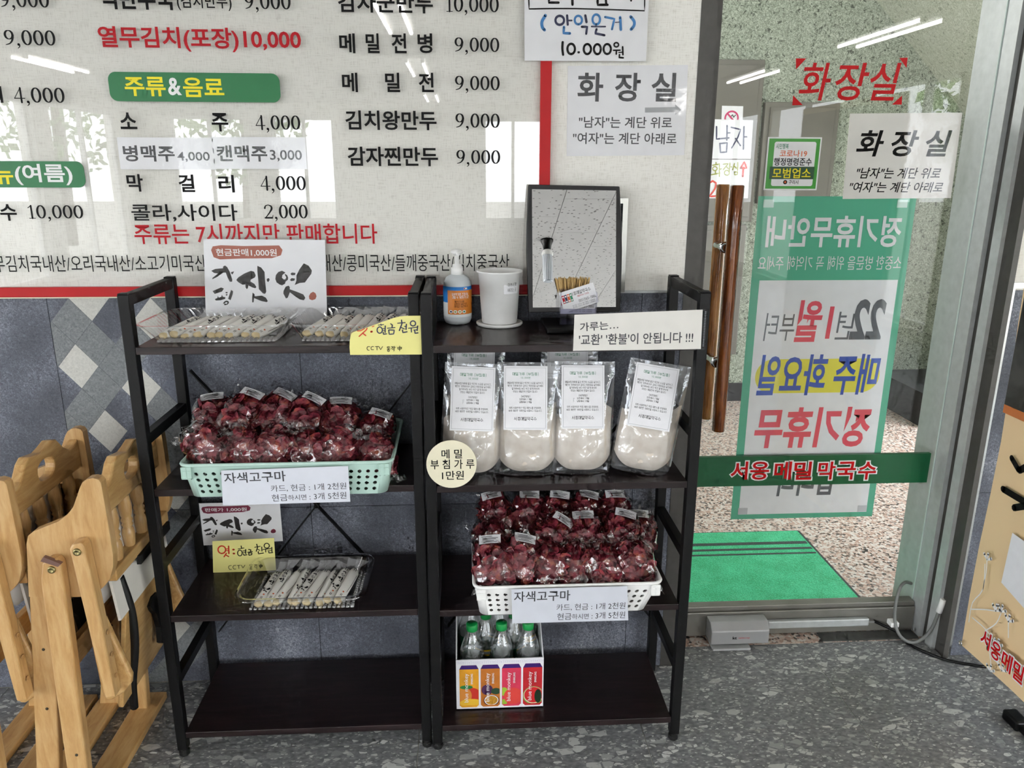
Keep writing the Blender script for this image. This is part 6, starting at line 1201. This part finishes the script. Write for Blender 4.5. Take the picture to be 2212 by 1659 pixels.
# ================================================================ bottle carton
X0, X1, Y0, Y1, Z0, Z1 = -.039, .191, -.262, -.075, .0738, .226
ct = thing('bottle_carton', ((X0 + X1) / 2, (Y0 + Y1) / 2, Z0), 'white open carton printed with four fruit soda cans holding bottles', 'carton')
CARD = pm('white_carton', '#e4e3e8', .5); 
bx('front_panel', X0, X1, Y0, Y0 + .003, Z0, Z1, CARD, ct); bx('back_panel', X0, X1, Y1 - .003, Y1, Z0, Z1 + .1, CARD, ct); bx('bottom_panel', X0, X1, Y0, Y1, Z0, Z0 + .003, CARD, ct)
for x in (X0, X1 - .003): MB().plate([[(Y0 + .003, Z0), (Y1 - .003, Z0), (Y1 - .003, Z1 + .1), (Y0 + .003, Z1)]], .003, Matrix.Translation((x, 0, 0)) @ Matrix(((0, 0, 1, 0), (1, 0, 0, 0), (0, 1, 0, 0), (0, 0, 0, 1)))).ob('side_panel', CARD, ct)
V_PUR = pm('can_violet', '#3a1c66', .4)
def disc(parent, cx, cz, r, mat, y, ry=None, n=20, cl_=None):
    P = circ(r, n, cx, cz, ry)
    if cl_: P = clip(P, *cl_)
    if P: MB().plate([P], 0, MW(0, y, 0)).ob('fruit', mat, parent)
for k, (c0, c1) in enumerate((('#dd9b26', '#d6a12c'), ('#bb6f2a', '#b5682a'), ('#d13a55', '#d8465a'), ('#b8252c', '#c42a2e'))):
    a = X0 + .0085 + k * .0558; b_ = a + .0505; zb, zt = Z0 + .008, Z1 - .016; YY = Y0 - .0004; cc = (a + .001, b_ - .001, zb + .006, zt - .012)
    cn = MB().plate([[(a + .006, zb), (b_ - .006, zb), (b_, zb + .006), (b_, zt - .012), (b_ - .006, zt), (a + .006, zt), (a, zt - .012), (a, zb + .006)]], 0, MW(0, YY, 0)).ob('can_print', pm('can_%d' % k, c0, .4, noise_=.12, nscale=40), ct)
    MB().plate([[(a, zt - .012), (b_, zt - .012), (b_ - .006, zt), (a + .006, zt)]], 0, MW(0, YY - .0004, 0)).ob('can_top', V_PUR, cn)
    if k == 0:
        disc(cn, a + .030, zb + .036, .027, pm('mango_red', '#c5352a', .4), YY - .0003, .024, 20, cc); disc(cn, a + .014, zb + .036, .018, pm('mango_orange', '#d98a3a', .4), YY - .0004, .024, 20, cc); disc(cn, a + .018, zb + .062, .017, pm('leaf', '#2c7a3c', .4), YY - .0005, .006, 14, cc); disc(cn, a + .03, zb + .014, .03, pm('mango_yellow', '#e8b93a', .4), YY - .0005, .012, 20, cc)
    if k == 1:
        disc(cn, a + .017, zb + .052, .015, pm('passion_purple', '#4a2a4e', .4), YY - .0003, .016, 20, cc); disc(cn, a + .040, zb + .047, .013, pm('leaf_dark', '#2a4630', .4), YY - .0004, .010, 12, cc); disc(cn, a + .028, zb + .019, .0205, pm('passion_rind', '#4b2028', .4), YY - .0005, .0175, 22, cc); disc(cn, a + .028, zb + .020, .0185, WHTI, YY - .0006, .0155, 22, cc); disc(cn, a + .028, zb + .020, .0165, pm('passion_pulp', '#b8862e', .4, noise_=.5, nscale=300), YY - .0007, .0135, 22, cc)
    if k == 2:
        disc(cn, a + .005, zb + .045, .011, pm('lime', '#9bbf3c', .4), YY - .0003, .013, 16, cc); disc(cn, a + .030, zb + .030, .025, pm('guava', '#d8473f', .4), YY - .0005, .026, 22, cc); disc(cn, a + .006, zb + .013, .009, MATS['lime'], YY - .0004, .009, 12, cc)
    if k == 3:
        disc(cn, a + .028, zb + .030, .0285, pm('melon_rind', '#7d9a4a', .4), YY - .0003, .028, 24, cc); disc(cn, a + .028, zb + .031, .026, pm('melon_cream', '#e6d9b8', .4), YY - .0004, .0255, 24, cc); disc(cn, a + .028, zb + .032, .0245, pm('melon_red', '#c9262a', .4), YY - .0005, .024, 24, cc); disc(cn, a + .040, zb + .028, .0095, pm('melon_dark', '#1c3320', .4), YY - .0006, .021, 18, cc)
    Mt = lambda x, z: MW(x, YY - .0012, z, PI / 2)
    text(cn, 'blue monkey', Mt(a + .019, zb + .060), .088, .0135, WHTI, .0); text(cn, 'SPARKLING', Mt(a + .0325, zb + .087), .032, .0055, WHTI, .012)
bp = MB(); rr = random.Random(8)
for k in range(46):
    x = X0 + .004 + (X1 - X0 - .008) * k / 45; stroke_mb(bp, [(x, Z1 - .003 - rr.uniform(0, .006)), (x + .003, Z1 - .006), (x + .001, Z1 - .012)], .0005, MW(0, Y0 - .0004, 0))
bp.ob('pattern', pm('lilac_ink', '#a9a4c4', .5), ct)
def soda():
    o = thing('soda_bottle', (0, 0, 0), 'x', 'bottle'); n = 24
    MB().lathe([(0, .001), (.022, .001), (.029, .006), (.0315, .016), (.0315, .135), (.0310, .142), (.0325, .146), (.031, .158), (.025, .178), (.018, .198), (.0135, .212), (.0125, .217), (.0125, .222)], (0, 0, 0), n).ob('body', PETM, o, True)
    MB().lathe([(0, .004), (.021, .004), (.0285, .008), (.0305, .017), (.0305, .150), (0, .150)], (0, 0, 0), n).ob('drink', film('soda_water', tint=(.95, .97, .97, 1), base=.02, rough=.03, gl=.5, diff=.05, gcol=(.8, .86, .86, 1)) if 'soda_water' not in MATS else MATS['soda_water'], o, True)
    MB().lathe([(.0322, .055), (.0322, .134)], (0, 0, 0), n).ob('label', pm('soda_green', '#0d5a3c', .35), o, True)
    lab = KIDS[o.name][-1]
    m = cylpatch(0, 0, .0326, -.55, 1.0, .116, .134, 10); m.ob('label_band', pm('soda_yellow', '#e9c11c', .35), lab, True)
    cylpatch(0, 0, .0329, .35, .95, .121, .130, 6).ob('label_box', WHTI, lab, True)
    stext(lab, '500', cylmap(0, 0, .1255, .0333, .65), .012, .006, TEAL, .14, True)
    text(lab, 'Sprite', cylmap(0, 0, .098, .0326, 0), .040, .020, WHTI, .022, .2, local=True)
    MB().lathe([(.0128, .214), (.0148, .214), (.0152, .217), (.0152, .231), (.0140, .2335), (0, .234)], (0, 0, 0), 20).ob('cap', pm('green_cap', '#129447', .35), o, True)
    return o
sb = soda(); GB = 'green capped soda bottles in the carton'
for k, (x, y, rz, lab) in enumerate(((.004, -.224, -150, 'green capped soda bottle at front left of the carton'), (.082, -.223, 15, 'green capped soda bottle in the middle of the front carton row'), (.152, -.224, 5, 'green capped soda bottle at front right of the carton'), (.042, -.168, -35, 'green capped soda bottle behind the two left front bottles'), (.118, -.168, 40, 'green capped soda bottle behind the two right front bottles'), (.0, -.112, 100, 'green capped soda bottle at back left of the carton'), (.080, -.112, -60, 'green capped soda bottle in the middle of the back carton row'), (.154, -.112, 0, 'green capped soda bottle at back right of the carton'))):
    M = Matrix.Translation((x, y, Z0 + .0032)) @ Matrix.Rotation(R_(rz), 4, 'Z')
    if k == 0: sb.matrix_basis = M; sb['label'] = lab; sb['group'] = GB
    else: dup(sb, M, lab, GB)

# ================================================================ folded high chairs
def high_chair(dx, label):
    o = thing('high_chair', (-.88 + dx, -.28, 0), label, 'chair', 'folded wooden high chairs')
    D = lambda P: [(x + dx, max(z, .0)) for x, z in P]
    YN, YF = -.450, -.090          # outer faces of the two sides
    for yb in (YN + .024, YF):
        MB().plate([D(CH_PANEL)], .024, MW(0, yb, 0)).ob('side_panel', LIGHTW, o, bevel=.005, seg=3)
        l1 = MB().plate([D(CH_LEG1)], .022, MW(0, yb + (.0 if yb < -.3 else 0), 0)).ob('leg', LIGHTW, o, bevel=.003)
        l2 = MB().plate([D(CH_LEG2)], .026, MW(0, yb - .0245, 0)).ob('leg', LIGHTW, o, bevel=.004)
        ar = MB().plate([D(CH_ARM)], .030, MW(0, yb - .0245, 0)).ob('arm', LIGHTW, o, bevel=.004)
        MB().plate([D(CH_TRAY)], .018, MW(0, yb + .001, 0)).ob('rest_end', LIGHTWY, o, bevel=.006, seg=3)
        MB().plate([D(CH_PAD)], .010, MW(0, yb - .046, 0)).ob('pad', PURP, l2)
        yf = yb - .0505
        for par, (x, z), yy in ((l2, (-.889, .632), yf), (ar, (-.8285, .674), yf - .004)):
            MB().lathe([(0, .002), (.003, .002), (.004, .0035), (.0075, .0035), (.0085, .001), (.0085, 0)], (0, 0, 0), 14, M=Matrix.Translation((x + dx, yy, z)) @ Matrix.Rotation(PI / 2, 4, 'X')).ob('bolt', pm('brass_bolt', '#8d8258', .35, .9), par)
        for x, z, par, yy in ((-.953, .42, l1, yb - .0222), (-.969, .265, l1, yb - .0222), (-.905, .16, l2, yf)):
            MB().lathe([(.0034, 0), (.0034, .0012), (0, .0012)], (0, 0, 0), 10, M=Matrix.Translation((x + dx, yy, z)) @ Matrix.Rotation(PI / 2, 4, 'X')).ob('screw', pm('screw_dark', '#4a4438', .5, .6), par)
        for z, x in ((.47, -.800), (.415, -.7985), (.36, -.797)):
            MB().lathe([(.0055, 0), (.0055, .0015), (.004, .0006), (0, .0006)], (0, 0, 0), 10, M=Matrix.Translation((x + dx + .0015, yb - .040, z)) @ Matrix.Rotation(PI / 2, 4, 'Y')).ob('peg_hole', pm('peg_wood', '#b48a55', .5), ar)
    # back rail with hand hole, running between the sides
    ya, yb = YN + .024, YF - .024; L = yb - ya
    TOP = [(0, .795), (.08, .79), (.16, .805), (.24, .835), (.30, .846), (.38, .842), (.46, .838), (.54, .843), (.62, .850), (.69, .845), (.78, .815), (.86, .800), (.94, .803), (1, .812)]
    outl = [(ya + L * s, z - .012) for s, z in TOP] + [(yb, .725), (ya, .725)]
    hole = [(ya + L * (.5 + .115 * spw(math.cos(t), .8)), .782 + .024 * spw(math.sin(t), .8)) for t in [2 * PI * k / 18 for k in range(18)]]
    MY = Matrix(((0, 0, 1, 0), (1, 0, 0, 0), (0, 1, 0, 0), (0, 0, 0, 1)))
    MB().plate([outl, hole], .024, Matrix.Translation((-.812 + dx, 0, 0)) @ MY).ob('back_rail', LIGHTWY, o, bevel=.004, seg=2)
    MB().box(-.822 + dx, -.782 + dx, ya, yb, .572, .600).ob('lower_rail', LIGHTWY, o, bevel=.003)
    for k in range(4):
        y = ya + L * (.17 + .22 * k)
        MB().lathe([(.012, 0), (.0145, .03), (.0125, .043), (.0095, .047), (.0135, .053), (.0105, .058), (.0140, .065), (.0105, .072), (.0125, .077), (.0150, .095), (.0115, .126)], (-.800 + dx, y, .600), 14).ob('spindle', LIGHTW, o)
    m = MB(True); n = 8; V = []; F = []
    for j in range(n + 1):
        for i in range(n + 1):
            u, v = i / n, j / n; bul = math.sin(PI * u) ** .5 * math.sin(PI * v) ** .5
            V.append((-.833 + dx + .022 * bul + .004 * noise.noise(Vector((u * 6, v * 6, dx))), ya + .03 + (L - .06) * u, .50 + .225 * v))
    for j in range(n):
        for i in range(n): F.append((j * (n + 1) + i, j * (n + 1) + i + 1, (j + 1) * (n + 1) + i + 1, (j + 1) * (n + 1) + i))
    m.add(V, F); cu = m.ob('cushion', WCLOTH, o); sm = cu.modifiers.new('s', 'SOLIDIFY'); sm.thickness = .03; sm.offset = -1
    MB().bar((-.800 + dx, ya + L * .5, .570), (-.792 + dx, ya + L * .5, .470), L - .01, .006, (1, 0, 0)).ob('cushion_flap', WCLOTH, o)
    st_ = MB().bar((-.796 + dx, ya + L * .55, .475), (-.836 + dx, ya + L * .55, .215), L * .86, .012, (1, 0, 0)).ob('seat_panel', LIGHTWY, o, bevel=.003)
    bk = [(0, .035), (.02, .05), (.05, .045), (.065, .01), (.07, -.04), (.062, -.085), (.045, -.10), (.035, -.09), (.04, -.05), (.03, -.005), (.01, .02)]
    MB().plate([[(ya + L * .52 + a, .375 + b_) for a, b_ in bk]], .012, Matrix.Translation((-.804 + dx, 0, 0)) @ MY).ob('buckle_strap', RUBBER, st_)
    MB().bar((-.780 + dx, ya + L * .35, .565), (-.780 + dx, ya + L * .95, .565), .010, .022, (0, 0, 1)).ob('strap', RUBBER, o)
    MB().tube(smooth([(-.80 + dx, ya + .05, .555), (-.79 + dx, ya + .06, .46), (-.80 + dx, ya + .075, .36), (-.825 + dx, ya + .09, .25), (-.84 + dx, ya + .11, .16)]), [.010] * 21, 8).ob('strap', RUBBER, o)
    for x0_, x1_ in ((-1.045, -.985), (-.938, -.866)):
        MB().box(x0_ + dx, x1_ + dx, ya - .02, yb + .045, .0, .020).ob('base_board', LIGHTWY, o, bevel=.003)
    MB().box(-.965 + dx, -.945 + dx, ya, yb, .30, .36).ob('foot_rail', LIGHTWY, o, bevel=.003)
    return o
high_chair(0, 'folded wooden high chair standing against the left rack')
high_chair(-.192, 'folded wooden high chair at the far left edge')

# ================================================================ banner on the right
bn = thing('banner_stand', (1.43, -.5, 0), 'beige shop banner on a stand at the right edge', 'banner')
XB = 1.402
m = MB(True); n = 10; V = []; F = []
for j in range(n + 1):
    z = .15 + 1.55 * j / n
    for i in range(9): V.append((XB + .008 * math.sin(i * .7 + j * .9) * (1 - j / n), -.160 - .80 * i / 8 + .012 * math.sin(j * 1.1), z))
for j in range(n):
    for i in range(8): F.append((j * 9 + i, (j + 1) * 9 + i, (j + 1) * 9 + i + 1, j * 9 + i + 1))
m.add(V, F); shb = m.ob('sheet', BEIGE, bn)
MXf = lambda x, y, z: Matrix.Translation((x, y, z)) @ Matrix(((0, 0, -1, 0), (-1, 0, 0, 0), (0, 1, 0, 0), (0, 0, 0, 1)))
MB().plate([[(0, 0), (.77, 0), (.77, .80), (0, .80)]], 0, MXf(XB - .012, -.172, .875)).ob('photo_print', pm('dark_food_print', '#3a3a38', .5, noise_=.6, nscale=14), shb)
MB().plate([[(0, 0), (.77, 0), (.77, .022), (0, .022)]], 0, MXf(XB - .0125, -.172, .853)).ob('stripe', pm('orange_stripe', '#c8743c', .5), shb)
MB().plate([[(.12, .02), (.30, -.02), (.30, .16), (.125, .165)]], .0006, MXf(XB - .013, -.16, .40)).ob('patch', PAPER, shb)
MB().tube([(XB - .013, -.172 + .006 * math.cos(t), .165 + .006 * math.sin(t)) for t in [2 * PI * k / 12 for k in range(12)]], .0022, 8, closed=True).ob('grommet', STEEL, shb)
bm2 = MB(); WD = .004
for P, w_ in (([(.03, .03), (.03, .09), (.06, .15), (.05, .22)], .003), ([(.03, .07), (.08, .10), (.12, .12)], .003), ([(.04, .05), (.10, .05), (.15, .035)], .003), ([(.06, .15), (.06, .20), (.055, .235)], .003), ([(.10, .05), (.13, .09), (.14, .13)], .003), ([(.09, .02), (.14, .0), (.18, -.02)], .003), ([(.12, .01), (.14, -.03), (.14, -.05)], .003), ([(.18, .08), (.17, .12)], .003)):
    stroke_mb(bm2, [(a, b_ + .05) for a, b_ in P], w_, MXf(XB - .0135, -.160, .165))
for a, b_ in ((.12, .12), (.14, .13), (.055, .235), (.15, .035), (.17, .12), (.14, -.05), (.18, -.02)):
    for e in (-.9, 0, .9): stroke_mb(bm2, [(a, b_ + .05), (a + .018 * math.sin(e), b_ + .05 + .018 * math.cos(e))], [.003, .009], MXf(XB - .0136, -.160, .165))
bm2.ob('branch_print', WHTI, shb)
for st, yy, zz in (('서', .105, .075), ('옹', .148, .068), ('메', .192, .066), ('밀', .235, .066)):
    text(shb, st, MXf(XB - .0140, -.160 - yy, .165 + zz), .044, .058, WHTI, .07); text(shb, st, MXf(XB - .0146, -.160 - yy, .165 + zz), .038, .050, VRED, .022)
mm = MB(); stroke_mb(mm, [(.0, .12), (.03, .10)], .016, MXf(XB - .0140, -.235, .63)); stroke_mb(mm, [(.035, .10), (.10, .16)], .018, MXf(XB - .0140, -.235, .63)); stroke_mb(mm, [(-.01, .03), (.09, .03), (.04, .0)], .018, MXf(XB - .0140, -.235, .63)); mm.ob('lettering', INK, shb)
MB().tube([(XB + .02, -.50, .02), (XB + .02, -.50, 1.7)], .012, 10).ob('pole', BLACKP, bn)
MB().box(XB + .07, XB + .22, -.60, -.30, 0, .02).box(XB + .06, XB + .10, -.34, -.28, .0, .03).ob('stand_base', BLACKP, bn, bevel=.006)

# ================================================================ bulb seen in the mirror
lx, ly = .57, -3.45
cb = thing('corn_bulb', (lx, ly, CZ), 'unlit white cylindrical bulb hanging from the ceiling, seen in the mirror', 'lamp')
MB().lathe([(0, 0), (.045, 0), (.045, -.012), (.032, -.04), (.026, -.075), (0, -.075)], (lx, ly, CZ), 20).ob('socket', BLACKP, cb)
MB().lathe([(.02, -.07), (.034, -.085), (.040, -.10), (.040, -.115), (0, -.115)], (lx, ly, CZ), 20).ob('neck', WPLAST, cb)
core = MB().lathe([(.033, -.112), (.033, -.30), (.030, -.305), (0, -.305)], (lx, ly, CZ), 16, smooth=False).ob('core', pm('bulb_grey', '#b9c0c8', .3, .4), cb)
for k in range(16):
    a = 2 * PI * (k + .5) / 16; MB().box(-.004, .004, -.0012, .0005, -.295, -.118, Matrix.Translation((lx + .0335 * math.sin(a), ly - .0335 * math.cos(a), CZ)) @ Matrix.Rotation(a, 4, 'Z')).ob('led_strip', pm('led_pale', '#dfe4ea', .4), core)
# stray wooden pick on the floor
tag(MB().tube([(.0, -.392, .002), (.05, -.400, .002)], .0014, 6).ob('wooden_pick', MATS['toothpick_wood']), 'thin wooden pick dropped on the floor before the racks', 'stick')

# ================================================================ trees outside, mirrored in the glossy board and door
LEAF = pm('leaf_green_mix', '#6f9a3f', .6, noise_=.5, nscale=3); BARK = pm('bark', '#5a4a3a', .9)
def tree(x, y, h, seed, label):
    o = thing('tree', (x, y, 0), label, 'tree', 'trees outside the hall windows'); r_ = random.Random(seed)
    MB().tube([(x, y, 0), (x + .1, y, h * .5), (x - .1, y + .1, h * .8)], [.14, .11, .05], 8).ob('trunk', BARK, o)
    m = MB()
    for k in range(900):
        d = Vector((r_.gauss(0, 1), r_.gauss(0, 1), r_.gauss(0, 1))).normalized() * r_.uniform(.3, 1) ** .5
        p = Vector((x + d.x * h * .30, y + d.y * h * .30, h * .62 + d.z * h * .38)); a = Vector((r_.gauss(0, 1), r_.gauss(0, 1), r_.gauss(0, 1))).normalized(); b = a.orthogonal().normalized(); s_ = r_.uniform(.06, .14)
        m.add([p + a * s_, p + b * s_ * .6, p - a * s_, p - b * s_ * .6], [(0, 1, 2, 3)])
    tag(m.ob('foliage', LEAF, o), kind='stuff')
for k, (x, y, h) in enumerate(((-8.5, -10.5, 4.2), (-7.6, -13.6, 5.0), (-4.4, -14.4, 4.4), (-1.2, -15.2, 3.6), (7.6, -8.4, 4.6), (7.2, -3.6, 3.8))):
    tree(x, y, h, k, 'leafy green tree outside the windows, %s of six counted from the left rear' % ('first', 'second', 'third', 'fourth', 'fifth', 'sixth')[k])
tag(MB().box(-30, 30, -40, 30, -.42, -.25).ob('ground', pm('outdoor_paving', '#9a9890', .9)), kind='structure')

flush_text()
